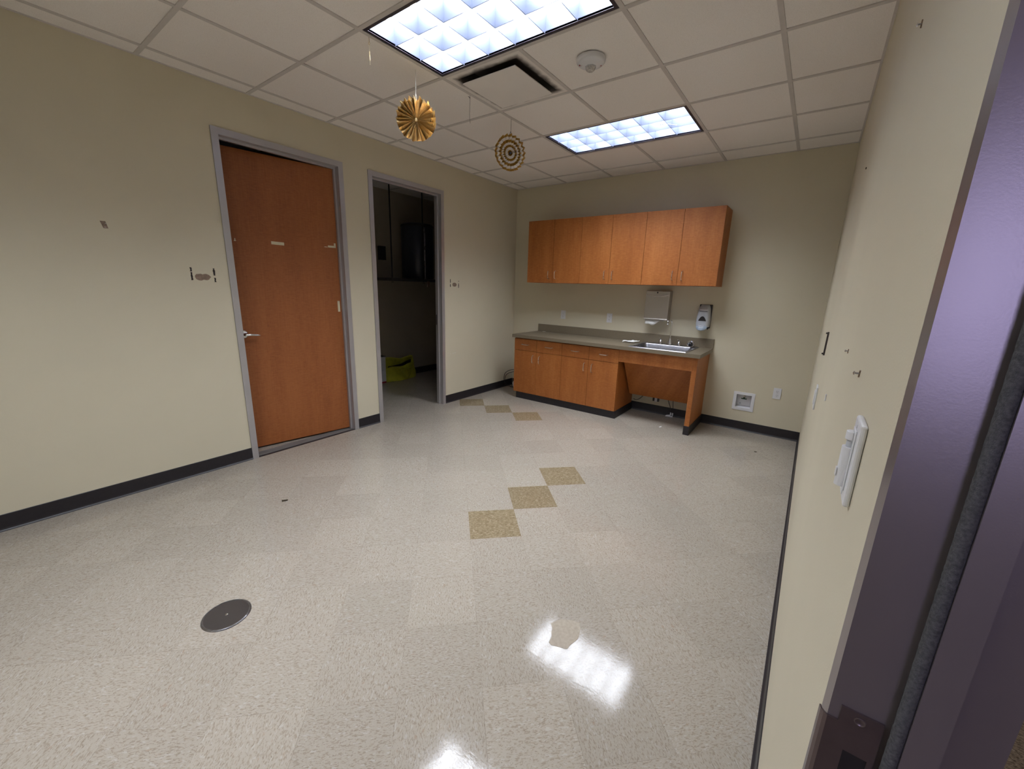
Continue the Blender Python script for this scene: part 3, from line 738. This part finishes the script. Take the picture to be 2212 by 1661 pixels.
# crumpled white paper napkin
m = MB(); random.seed(11)
nx, ny = 22, 8; grid = []
for i in range(nx+1):
    row = []
    for j in range(ny+1):
        u, v = i/nx, j/ny
        x = 1.800+.165*u; y = -.235+.075*(v-.5)+.055*u-.01
        z = CZ1+.0012+.016*abs(math.sin(u*5.2+v*2.6))*(1-abs(v-.45))+.010*abs(math.sin(v*PI*2+u*8))+(.012*u*u*abs(math.sin(v*PI*3.0)))
        row.append(m.b.verts.new((x, y, z)))
    grid.append(row)
for i in range(nx):
    for j in range(ny): m.b.faces.new((grid[i][j], grid[i+1][j], grid[i+1][j+1], grid[i][j+1]))
o = m.build('paper_napkin', MT['paper'], None, True); tag(o, 'crumpled white paper napkin on the counter left of the sink', 'napkin')
sm = o.modifiers.new('thick', 'SOLIDIFY'); sm.thickness = .0006; sm.offset = 1
tag(MB().box(.540, -.048, CZ1+.0003, .585, -.030, CZ1+.003, .001).build('paper_scrap', MT['paper']), 'small white scrap on left end of the counter', 'scrap')

# ------------------------------------------------------------------ towel dispenser, soap dispenser
TX0, TX1, TZ0, TZ1, TD = 1.968, 2.238, 1.134, 1.463, -.110
t = thing('towel_dispenser', ((TX0+TX1)/2, -.05, TZ0), 'steel paper towel dispenser on back wall above the sink', 'dispenser')
MB().box(TX0+.002, TD+.012, TZ0+.004, TX1-.002, -.0005, TZ1-.001, .001).build('cabinet', MT['dsteel'], t)
cv = MB().box(TX0, TD, TZ0+.016, TX1, TD+.0118, TZ1-.004, .004).build('cover', MT['dsteel'], t)
m = MB(); m.tube([(TX0+.006+(TX1-TX0-.012)*k/16, TD-.001, TZ1-.045-.020*math.sin(PI*k/16)) for k in range(17)], .0022, 8); m.build('cover_ridge', MT['chrome'], cv, True)
MB().lathe([(0, .003), (.008, .003), (.009, 0)], ((TX0+TX1)/2-.004, TD-.0002, TZ1-.022), (0, -1, 0), 16).build('lock', MT['darkgrey'], cv)
MB().box(TX0-.003, TD-.008, TZ0-.001, TX1+.001, TD+.030, TZ0+.014, .004).build('towel_tray', MT['dsteel'], t)
m = MB(); n = 20; top = []; bot = []
for k in range(n+1):
    u = k/n; x = TX0+.016+.215*u
    dz = .050 if u < .25 else .050+.012*math.sin((u-.25)/.35*PI/1) if u < .52 else max(.008, .056-.075*((u-.50)/.42)**1.2)
    y = TD+.022-.006*math.sin(u*7)
    top.append(m.b.verts.new((x, TD+.020, TZ0-.001))); bot.append(m.b.verts.new((x, y-.016, TZ0-dz)))
for k in range(n): m.b.faces.new((top[k], top[k+1], bot[k+1], bot[k]))
o = m.build('paper_towel', MT['paper'], t, True); sm = o.modifiers.new('thick', 'SOLIDIFY'); sm.thickness = .001

SPX0, SPX1, SPZ0, SPZ1 = 2.540, 2.672, 1.062, 1.330
t = thing('soap_dispenser', (2.606, -.05, SPZ0), 'grey push-bar soap dispenser with dark window, right of towel dispenser', 'dispenser')
MB().box(SPX0+.004, -.020, SPZ0+.012, SPX1+.002, -.0006, SPZ1, .006).build('back_plate', MT['darkgrey'], t)
m = MB(); secs = [(SPZ0+.030, .066, .098), (SPZ0+.060, .069, .102), (SPZ0+.120, .068, .100), (SPZ0+.180, .062, .092), (SPZ0+.225, .058, .078), (SPZ0+.250, .050, .052), (SPZ1-.002, .040, .030)]
prev = None; cx = 2.604
for z, hw_, dp in secs:
    P = [(cx-hw_, -.0205), (cx-hw_, -dp*.55), (cx-hw_*.92, -dp*.80), (cx-hw_*.72, -dp*.95), (cx-hw_*.4, -dp), (cx+hw_*.4, -dp), (cx+hw_*.72, -dp*.95), (cx+hw_*.92, -dp*.80), (cx+hw_, -dp*.55), (cx+hw_, -.0205)]
    ring = [m.b.verts.new((x, y, z)) for x, y in P]
    if prev:
        for k in range(len(P)): m.b.faces.new((prev[k], prev[(k+1) % len(P)], ring[(k+1) % len(P)], ring[k]))
    else: m.b.faces.new(ring)
    prev = ring
m.b.faces.new(prev)
bd = m.build('cover', MT['grey'], t, True)
m = MB(); pr = [(cx-.040+.080*k/12, SPZ0+.094+.050*math.sin(PI*k/12)**.8) for k in range(13)]
m.prism([(x, z) for x, z in pr], 1, -.1035, -.0960); m.build('window', MT['black'], t)
m = MB()
for k in range(1): m.lathe([(0, .014), (.030, .011), (.050, .004), (.056, -.004), (.052, -.012), (0, -.020)], (cx, -.094, SPZ0+.030), (0, -.85, .50), 28)
for v in m.b.verts: v.co.z = SPZ0+.030+(v.co.z-SPZ0-.030)*.80
pb = m.build('push_bar', MT['bluegrey'], t, True)
m = MB()
for k, zz in enumerate((.042, .030, .018)): m.tube([(cx-.026+k*.004, -.110+k*.001, SPZ0+zz), (cx, -.114+k*.001, SPZ0+zz), (cx+.026-k*.004, -.110+k*.001, SPZ0+zz)], .0028, 8)
m.build('push_bar_ribs', MT['white'], pb, True)
MB().box(cx-.042, -.0855, SPZ0+.206, cx+.042, -.0800, SPZ0+.216, .002).build('highlight_ridge', MT['white'], t)
m = MB(); random.seed(5)       # small illegible dark lettering under the ridge
x = cx-.036
while x < cx+.034:
    w_ = random.uniform(.004, .008); m.tube([(x, -.0893, SPZ0+.193), (x+w_*.3, -.0893, SPZ0+.193+random.uniform(.004, .009)), (x+w_*.8, -.0893, SPZ0+.194)], .0012, 5); x += w_+.0015
m.build('lettering', MT['black'], t)
MB().tube([(cx+.056, -.060, SPZ0+.020), (cx+.058, -.062, SPZ0+.004)], .006, 8).build('latch', MT['black'], t)

# ------------------------------------------------------------------ outlets and wall boxes on the back wall
def outlet(x, z, label, group='duplex outlets on the back wall'):
    t = thing('wall_outlet', (x, 0, z-.057), label, 'outlet', group)
    MB().box(x-.035, -.0065, z-.057, x+.035, -.0002, z+.057, .0022).build('cover_plate', MT['white'], t)
    for dz in (.020, -.020):
        rc = MB().lathe([(0, .0015), (.0145, .0015), (.016, 0)], (x, -.0064, z+dz), (0, -1, 0), 20)
        rc = rc.build('receptacle', MT['white'], t)
        m = MB().box(x-.0070, -.0084, z+dz-.001, x-.0050, -.0078, z+dz+.008).box(x+.0050, -.0084, z+dz-.001, x+.0070, -.0078, z+dz+.007)
        m.lathe([(0, .0006), (.0026, .0006), (.0026, 0)], (x, -.0078, z+dz-.008), (0, -1, 0), 10); m.build('slots', MT['black'], rc)
    return t
outlet(.833, 1.110, 'white outlet over the counter, left one under the cabinets')
outlet(1.499, 1.110, 'white outlet over the counter, closer to the towel dispenser')
outlet(3.396, .463, 'white outlet low on the wall beside the recessed valve box')
ob = thing('valve_box', (3.109, 0, .224), 'white recessed water valve box low on back wall', 'valve box')
m = MB(); A = (3.007, .223, 3.211, .425); I = (3.037, .253, 3.1805, .395)
m.box(A[0], -.006, A[1], A[2], -.0002, I[1]).box(A[0], -.006, I[3], A[2], -.0002, A[3]).box(A[0], -.006, I[1], I[0], -.0002, I[3]).box(I[2], -.006, I[1], A[2], -.0002, I[3])
m.build('frame', MT['white'], ob, bev=.002)
m = MB(); m.box(I[0], .075, I[1], I[2], .078, I[3]).box(I[0], 0, I[1], I[0]+.001, .075, I[3]).box(I[2]-.001, 0, I[1], I[2], .075, I[3]).box(I[0], 0, I[3]-.001, I[2], .075, I[3]).box(I[0], 0, I[1], I[2], .075, I[1]+.001)
m.build('recess_liner', MT['white'], ob)
v = MB(); v.lathe([(.008, 0), (.008, .03), (.005, .03), (.005, .045)], (3.108, .035, .395-.045), (0, 0, 1), 12); v.build('valve', MT['nickel'], ob, True)
MB().box(3.082, .012, .345, 3.134, .024, .355, .002).box(3.100, .012, .353, 3.116, .024, .366, .002).build('valve_handle', MT['green'], ob)
MB().lathe([(.008, .0), (.010, -.004), (0, -.004)], (3.072, .0745, .285), (0, 1, 0), 14).build('pipe_stub', MT['grey'], ob)

# outlet with black plugs beneath the knee panel
t = thing('wall_outlet', (2.193, 0, .150), 'small outlet with black plugs under the slanted sink panel', 'outlet')
MB().box(2.177, -.027, .148, 2.207, -.0002, .212, .002).build('cover_plate', MT['white'], t)
MB().box(2.152, -.024, .152, 2.1765, -.0002, .212, .003).build('plug', MT['black'], t); MB().box(2.2075, -.024, .152, 2.228, -.0002, .212, .003).build('plug', MT['black'], t)
# cords under sink
def cord(pts, r, mat, name, label, cat, smooth_n=6, group=None):
    P = [Vector(p) for p in pts]; Q = []
    for i in range(len(P)-1):
        p0, p1, p2, p3 = P[max(i-1, 0)], P[i], P[i+1], P[min(i+2, len(P)-1)]
        for k in range(smooth_n):
            u = k/smooth_n; Q.append(.5*((2*p1)+(-p0+p2)*u+(2*p0-5*p1+4*p2-p3)*u*u+(-p0+3*p1-3*p2+p3)*u**3))
    Q.append(P[-1]); m = MB(); m.tube(Q, r, 8); return tag(m.build(name, MT[mat], None, True), label, cat, group)
cord([(1.916, -.018, .135), (1.95, -.022, .128), (1.99, -.02, .148), (2.03, -.012, .200), (2.05, -.010, .30)], .0035, 'black', 'cable', 'black cable loop on wall at left under the sink', 'cable')
cord([(2.300, -.020, .32), (2.335, -.022, .200), (2.372, -.026, .110), (2.384, -.030, .070), (2.386, -.036, .052)], .0035, 'black', 'supply_hose', 'left of two black hoses hanging down under the sink', 'hose', group='black hoses under the sink')
cord([(2.388, -.020, .32), (2.392, -.022, .200), (2.402, -.026, .110), (2.408, -.030, .070), (2.408, -.036, .052)], .0035, 'black', 'supply_hose', 'right of two black hoses hanging down under the sink', 'hose', group='black hoses under the sink')
t = thing('pipe_fitting', (2.395, -.045, 0), 'white plastic valve fitting on floor under the sink', 'fitting')
m = MB()
for x in (2.386, 2.408): m.lathe([(.007, .0), (.009, .004), (.006, .008), (.009, .014), (.006, .022), (.008, .028), (.005, .034)], (x, -.036, .020), (0, 0, 1), 14)
m.build('couplings', MT['white'], t, True)
m = MB(); m.tube([(2.335, -.060, .008), (2.415, -.050, .009)], .008, 10); m.tube([(2.345, -.058, .015), (2.385, -.050, .024)], .006, 8); m.build('manifold', MT['white'], t, True)

# cords in the corner left of the base cabinets
cord([(.400, -.030, .245), (.22, -.060, .262), (.09, -.115, .258), (.032, -.190, .225), (.020, -.225, .165), (.020, -.215, .060), (.03, -.15, .010)], .0042, 'black', 'cable', 'outer black cable loop in corner left of the base cabinets', 'cable', group='black cables in the corner')
cord([(.400, -.030, .215), (.22, -.050, .228), (.10, -.085, .225), (.040, -.160, .198), (.022, -.200, .150), (.024, -.190, .060), (.04, -.12, .010)], .0042, 'black', 'cable', 'inner black cable loop in corner left of the base cabinets', 'cable', group='black cables in the corner')
cord([(.05, -.13, .006), (.10, -.16, .005), (.19, -.15, .005), (.30, -.10, .005)], .0035, 'black', 'cable', 'black cable lying on floor left of the base cabinets', 'cable')
m = MB(); m.lathe([(.009, 0), (.012, .010), (.012, .028), (.006, .036), (.006, .050)], (.085, -.085, .030), (.2, 0, 1), 14); m.tube([(.085, -.085, .03), (.105, -.105, .012), (.13, -.125, .008)], .008, 10)
tag(m.build('shutoff_valve', MT['white'], None, True), 'white shutoff valve on floor in corner by the cables', 'valve')

# ------------------------------------------------------------------ right wall fittings
def screw(y, z, L, label, s=1.0):
    t = thing('wall_screw', (W, y, z), label, 'screw', 'metal screws sticking out of the right wall')
    m = MB(); m.tube([(W-.0005, y, z), (W-L, y, z)], .0016*s, 8); m.build('shank', MT['pipe'], t, True)
    MB().lathe([(0, .0), (.0035*s, .0005), (.0033*s, .002), (0, .003)], (W-L, y, z), (-1, 0, 0), 14).build('head', MT['chrome'], t, True)
    m = MB(); m.tube([(W-.0012, y-.004, z+.006*s), (W-.0012, y, z), (W-.0012, y+.002, z-.007*s)], .0012*s, 6); m.build('anchor', MT['torn'], t, True)
screw(-3.575, 2.022, .0065, 'silver screw high on right wall near the ceiling', 1.0)
screw(-3.940, 1.322, .0075, 'silver screw just above the cylindrical wall switch', 1.0)
screw(-3.590, 1.325, .005, 'smaller silver screw at mid height farther along right wall', .8)
tag(MB().box(W-.004, -2.385, 2.012, W-.0003, -2.370, 2.018, .001).build('wall_nail', MT['brown']), 'tiny dark nail high on right wall near the corner', 'nail')
t = thing('wall_bracket', (W, -2.118, 1.14), 'dark upright metal bracket strip on right wall', 'bracket')
MB().prism([(-2.148, 1.270), (-2.128, 1.270), (-2.098, 1.142), (-2.118, 1.142)], 0, W-.008, W-.0003).build('strip', MT['bronzebar'], t)
for y, z in ((-2.136, 1.263), (-2.106, 1.150)): MB().tube([(W-.008, y, z), (W-.014, y, z)], .0045, 8).build('knob', MT['bronzebar'], t, True)
t = thing('light_switch', (W, -2.20, .864), 'white light switch plate on right wall beyond the cylindrical switch', 'switch')
MB().box(W-.007, -2.262, .864, W-.0003, -2.145, .984, .002).build('cover_plate', MT['white'], t)
for yy in (-2.226, -2.181): MB().box(W-.011, yy-.012, .889, W-.0072, yy+.012, .957, .0015).build('rocker', MT['white'], t)
tag(MB().box(W-.004, -3.105, 1.092, W-.0003, -3.092, 1.116, .0015).build('wall_anchor', MT['white']), 'small white plastic anchor on right wall', 'anchor')
PZ0, PZ1, PY0, PY1 = 1.164, 1.286, -4.188, -4.118
t = thing('wall_switch_guard', (W, (PY0+PY1)/2, PZ0), 'white plate with cylindrical guarded switch close to the camera', 'switch')
pm = MB().box(W-.0085, PY0, PZ0, W-.0003, PY1, PZ1, .003).build('cover_plate', MT['white'], t)
yc = -4.152
m = MB(); m.box(W-.0105, yc-.016, PZ0+.016, W-.0086, yc+.016, PZ1-.014, .001); m.build('inner_plate', MT['white'], t)
m = MB(); seg = 14
def halfcyl(m, z0, z1, r, inner=0.0):
    pts = [(W-.0106-r*math.sin(PI*k/seg), yc+r*math.cos(PI*k/seg)) for k in range(seg+1)]
    m.prism(pts, 2, z0, z1)
halfcyl(m, 1.184, 1.244, .0098); m.build('sleeve', MT['white'], t)
m = MB(); halfcyl(m, 1.2445, 1.2548, .0062); m.build('stem', MT['grey'], t)
m = MB(); halfcyl(m, 1.255, 1.268, .0086); m.build('cap', MT['white'], t, bev=.001)
MB().box(W-.0216, yc-.0045, 1.197, W-.0202, yc+.0045, 1.210, .0005).build('tab', MT['white'], t)
for z in (1.276, 1.172): MB().lathe([(0, .0008), (.0028, .0006), (.003, 0)], (W-.0087, yc, z), (-1, 0, 0), 12).build('screw', MT['white'], t)

# ------------------------------------------------------------------ left wall residue marks
def on_left(m, polys, th=.0012):
    for P in polys: m.prism(P, 0, .0002, th)
    return m
def strip_poly(y, z0, z1, w, slant=0.0, rough=.0018, n=7):
    L = [(y-w/2+random.uniform(-rough, rough)+slant*k/n, z0+(z1-z0)*k/n) for k in range(n+1)]
    R = [(y+w/2+random.uniform(-rough, rough)+slant*k/n, z0+(z1-z0)*k/n) for k in range(n, -1, -1)]
    return L+R
def blob(y, z, w, h, n=14, rough=.12):
    return [(y+w/2*math.cos(2*PI*k/n)*(1+random.uniform(-rough, rough)), z+h/2*math.sin(2*PI*k/n)*(1+random.uniform(-rough, rough))) for k in range(n)]
random.seed(21)
t = thing('sign_residue', (0, -3.795, 1.43), 'dark glue strips and torn patch beside the ajar maple door', 'glue residue')
on_left(MB(), [strip_poly(-3.864, 1.438, 1.492, .011), strip_poly(-3.864, 1.497, 1.525, .010)]).build('glue_strip', MT['residue'], t)
on_left(MB(), [strip_poly(-3.727, 1.474, 1.524, .009, rough=.003), strip_poly(-3.726, 1.428, 1.458, .010)]).build('glue_strip', MT['residue'], t)
on_left(MB(), [blob(-3.818, 1.461, .060, .046), ]).prism(blob(-3.783, 1.462, .062, .042), 0, .0002, .0013).build('torn_patch', MT['torn'], t)
t = thing('sign_residue', (0, -1.24, 1.43), 'dark glue strips and torn patch right of the closet doorway', 'glue residue')
on_left(MB(), [strip_poly(-1.313, 1.482, 1.525, .010), strip_poly(-1.313, 1.435, 1.470, .011)]).build('glue_strip', MT['residue'], t)
on_left(MB(), [strip_poly(-1.172, 1.424, 1.480, .008), strip_poly(-1.170, 1.500, 1.509, .010)]).build('glue_strip', MT['residue'], t)
on_left(MB(), [blob(-1.243, 1.461, .075, .048)]).build('torn_patch', MT['torn'], t)
t = thing('sign_residue', (0, -4.266, 1.732), 'small brown torn rectangle alone on the left wall', 'glue residue')
on_left(MB(), [[(-4.283, 1.774), (-4.258, 1.774), (-4.250, 1.733), (-4.272, 1.733)]]).build('torn_patch', MT['torn'], t)
m = MB(); m.box(.0013, -4.268, 1.7385, .0018, -4.258, 1.7405).box(.0013, -4.262, 1.760, .0018, -4.257, 1.762); m.build('glint', MT['paper'], t)
t = thing('wall_scuff', (0, -1.26, .60), 'row of small pale chips low on wall right of closet doorway', 'scuff')
for k, (y, z, w_) in enumerate(((-1.318, .620, .012), (-1.272, .626, .022), (-1.238, .626, .020))):
    on_left(MB(), [blob(y, z, w_, .009, 8)]).build('chip', MT['scratchd'], t)

# ------------------------------------------------------------------ floor items
fc = Vector((1.680, -4.410, 0))
t = thing('floor_cover', fc, 'round steel cleanout cover set in the floor', 'floor cover')
MB().lathe([(0, .0035), (.082, .0035), (.084, .0035), (0, .0005)], fc, (0, 0, 1), 64).build('plate', MT['cover'], t, True)
MB().lathe([(.084, .001), (.0842, .0042), (.089, .0048), (.0935, .0015), (.094, .0002)], fc, (0, 0, 1), 64).build('rim', MT['steel'], t, True)
MB().lathe([(0, .0045), (.003, .0045), (.0045, .0052), (.0065, .0036)], fc, (0, 0, 1), 20).build('screw', MT['chrome'], t, True)
sp_ = [(2.844, -3.555), (2.863, -3.572), (2.871, -3.596), (2.883, -3.61), (2.889, -3.645), (2.904, -3.651), (2.94, -3.637), (2.961, -3.631), (2.968, -3.623), (2.967, -3.606), (2.979, -3.557), (2.976, -3.537), (2.964, -3.501), (2.945, -3.472), (2.905, -3.483), (2.867, -3.509)]
tag(MB().prism(sp_, 2, .0002, .0009).build('dried_spill', MT['spill']), 'irregular dull patch of dried spill inside the bright floor glare', 'stain')
m = MB(); m.prism([(.862, -3.800), (.874, -3.794), (.886, -3.776), (.892, -3.772), (.884, -3.786), (.872, -3.800)], 2, .0003, .006)
m.prism([(.880, -3.806), (.892, -3.790), (.896, -3.778), (.888, -3.796), (.883, -3.808)], 2, .0003, .005)
tag(m.build('leaf_debris', MT['brown']), 'curled brown leaf bit on floor in front of the maple door', 'debris')
tag(MB().prism([(3.322, -.618), (3.335, -.622), (3.345, -.612), (3.333, -.606)], 2, .0003, .004).build('debris', MT['brown']), 'dark crumb on floor in front of the back right corner', 'debris')
tag(MB().prism([(2.395, -.508), (2.405, -.512), (2.417, -.470), (2.405, -.466)], 2, .0002, .0012).build('paper_scrap', MT['paper']), 'pale scuffed scrap on floor in front of the knee space', 'scrap')
m = MB()
for a in ((2.640, -3.130), (2.655, -3.118), (2.668, -3.075)): pass

# ------------------------------------------------------------------ closet contents
t = thing('water_heater', (-1.36, -.70, 1.52), 'dark cylindrical water heater on the closet shelf', 'water heater')
tc_ = Vector((-1.345, -.640, 0)); R_ = .235
MB().lathe([(0, 1.535), (R_-.01, 1.535), (R_, 1.55), (R_, 2.28), (R_-.02, 2.305), (0, 2.315)], tc_, (0, 0, 1), 48).build('tank', MT['tank'], t, True)
MB().lathe([(R_+.0012, 2.262), (R_+.004, 2.268), (R_+.004, 2.282), (R_+.0012, 2.288)], tc_, (0, 0, 1), 48).build('band', MT['panel'], t, True)
m = MB(); m.tube([(-1.10, -.73, 2.24), (-1.09, -.73, 2.15), (-1.09, -.73, 1.62)], .011, 10); m.tube([(-1.09, -.73, 1.62), (-1.09, -.73, 1.532)], .009, 10)
m.build('drain_pipe', MT['pipe'], t, True)
t = thing('hanging_shelf', (-1.32, -.9, 1.485), 'dark shelf hung on rods in the closet', 'shelf')
MB().box(-1.62, -1.36, 1.492, -1.04, -.35, 1.530, .002).build('board', MT['shelfm'], t)
for y in (-1.345, -.80): 
    m = MB().tube([(-1.05, y, 1.486), (-1.05, y, H-.004)], .009, 8); m.lathe([(0, 0), (.018, 0), (.018, .006), (0, .006)], (-1.05, y, 1.470), (0, 0, 1), 10)
    m.build('rod', MT['panel'], t, True)
MB().box(-1.050, -.74, 1.420, -1.035, -.70, 1.500, .002).build('tag', MT['torn'], t)
tag(MB().box(-1.649, -1.128, 1.784, -1.59, -1.025, 1.975, .004).build('wall_box', MT['panel']), 'small black box high on the closet wall', 'box')
tag(MB().box(-1.649, 0.000, 1.985, -1.640, .062, 2.075, .002).build('wall_label', MT['box']), 'small pale plate on closet wall beside the water heater', 'plate')
tag(MB().box(-1.36, -1.44, 1.05, -1.30, -1.365, 1.47, .003).build('post', MT['bluedk']), 'dark blue upright strip at left edge of closet doorway', 'post') if False else None
# cartons
t = thing('carton', (-1.52, -1.40, 0), 'pale carton on closet floor, bottom of two', 'box', 'cartons in the closet')
MB().box(-1.640, -1.56, .001, -1.420, -1.243, .200, .002).build('carton_body', MT['box'], t)
MB().box(-1.4199, -1.56, .004, -1.4185, -1.245, .030).build('red_edge', MT['boxred'], t)
t = thing('carton', (-1.52, -1.40, .2005), 'pale carton on closet floor, top of two', 'box', 'cartons in the closet')
MB().box(-1.640, -1.56, .2008, -1.422, -1.240, .400, .002).build('carton_body', MT['box'], t)
MB().box(-1.640, -1.56, .4003, -1.421, -1.239, .412, .002).build('lid', MT['darkgrey'], t)
# yellow-green tote bag slumped on the floor
t = thing('tote_bag', (-1.47, -.94, 0), 'shiny yellow-green tote bag slumped on closet floor', 'bag')
def sheet(m, fn, n=30, k=12):
    g2 = [[m.b.verts.new(fn(i/n, j/k)) for j in range(k+1)] for i in range(n+1)]
    for i in range(n):
        for j in range(k): m.b.faces.new((g2[i][j], g2[i+1][j], g2[i+1][j+1], g2[i][j+1]))
    return g2
def yb(u, v): return -1.215+.52*u + (.055*(1-v)*u) - .015*(1-v)*(1-u)
def front(u, v):
    h = .205+.035*u+.012*math.sin(u*9)
    return Vector((-1.500+.105*math.sin(PI*min(1, max(0, .08+.84*u)))**.6*(1-.35*v)+.006*math.sin(u*23+v*7)+.008*math.sin(v*9+u*5), yb(u, v*.6), .004+h*v))
def back(u, v):
    h = .350+.022*math.sin(u*6.5+.9)-.04*max(0, u-.9)*10*.6
    return Vector((-1.560+.085*v*v+.006*math.sin(u*19+v*4)+.010*math.sin(u*7), yb(u, v), .004+h*v))
m = MB(); a = sheet(m, front); b2 = sheet(m, back)
for i in range(30): m.b.faces.new((a[i][0], b2[i][0], b2[i+1][0], a[i+1][0]))
for gi in (0, 30):
    for j in range(12): m.b.faces.new((a[gi][j], a[gi][j+1], b2[gi][j+1], b2[gi][j]))
bb = m.build('body', MT['bag'], t, True); sm = bb.modifiers.new('thick', 'SOLIDIFY'); sm.thickness = .003
m = MB()
def opening_shade(u, v):
    p = back(.16+.78*u, .45+(.14+.22*u)*v); p.x += .014; return p
sheet(m, opening_shade, 16, 5); m.build('opening_shade', MT['black'], t, True)  # black sheet standing in for the shade inside the bag's mouth
def strap(pts, w=.011):
    Q = [Vector(p) for p in pts]; m = MB(); prev = None
    for i, q in enumerate(Q):
        d_ = (Q[min(i+1, len(Q)-1)]-Q[max(i-1, 0)]); w2 = Vector((0, -d_.z, d_.y)); w2 = w2.normalized()*w
        cur = [m.b.verts.new(q+w2), m.b.verts.new(q-w2)]
        if prev: m.b.faces.new((prev[0], prev[1], cur[1], cur[0]))
        prev = cur
    o = m.build('handle', MT['bag'], t, True); sm = o.modifiers.new('thick', 'SOLIDIFY'); sm.thickness = .003
strap([(-1.375, -1.14, .215), (-1.360, -1.10, .222), (-1.352, -1.05, .212), (-1.350, -.99, .195), (-1.350, -.92, .185), (-1.352, -.85, .200), (-1.36, -.80, .235)])
strap([(-1.350, -1.015, .200), (-1.338, -1.010, .150), (-1.334, -.99, .090), (-1.336, -.95, .060), (-1.338, -.90, .062), (-1.342, -.86, .100), (-1.35, -.845, .160), (-1.36, -.84, .215)], .010)
m = MB(); m.prism([(-1.17, .150), (-1.00, .128), (-.99, .100), (-1.08, .085), (-1.165, .095)], 0, -1.3985, -1.390); 
m.b.free()

hl = thing('ceiling_light', (4.6, -3.4, H-.03), 'unseen flat square light added in the hall to brighten the carpet', 'ceiling light')  # added lamp, out of view, lifts the brightness of the hall carpet
MB().box(4.3, -3.7, H-.012, 4.9, -3.1, H-.0005).build('housing', MT['white'], hl); MB().box(4.32, -3.68, H-.016, 4.88, -3.12, H-.0125).build('lamp_panel', emis('carpet_fill_glow', (1.0, .93, .84), 9.0), hl)

# ------------------------------------------------------------------ assumed hall window, out of view, added to tint the entrance jamb
t = thing('window_1', (4.2, -7.2, 1.2), 'bright window assumed at unseen far end of hall', 'window', kind='structure'); del t['category']
MB().box(3.86, -7.198, 1.0, 4.5, -7.190, 2.1).build('pane', MT['winlight'], t)
m = MB(); m.box(3.81, -7.199, .95, 4.55, -7.17, 1.0).box(3.81, -7.199, 2.1, 4.55, -7.17, 2.15).box(3.81, -7.199, 1.0, 3.86, -7.17, 2.1).box(4.5, -7.199, 1.0, 4.55, -7.17, 2.1)
m.build('window_frame', MT['frame'], t)
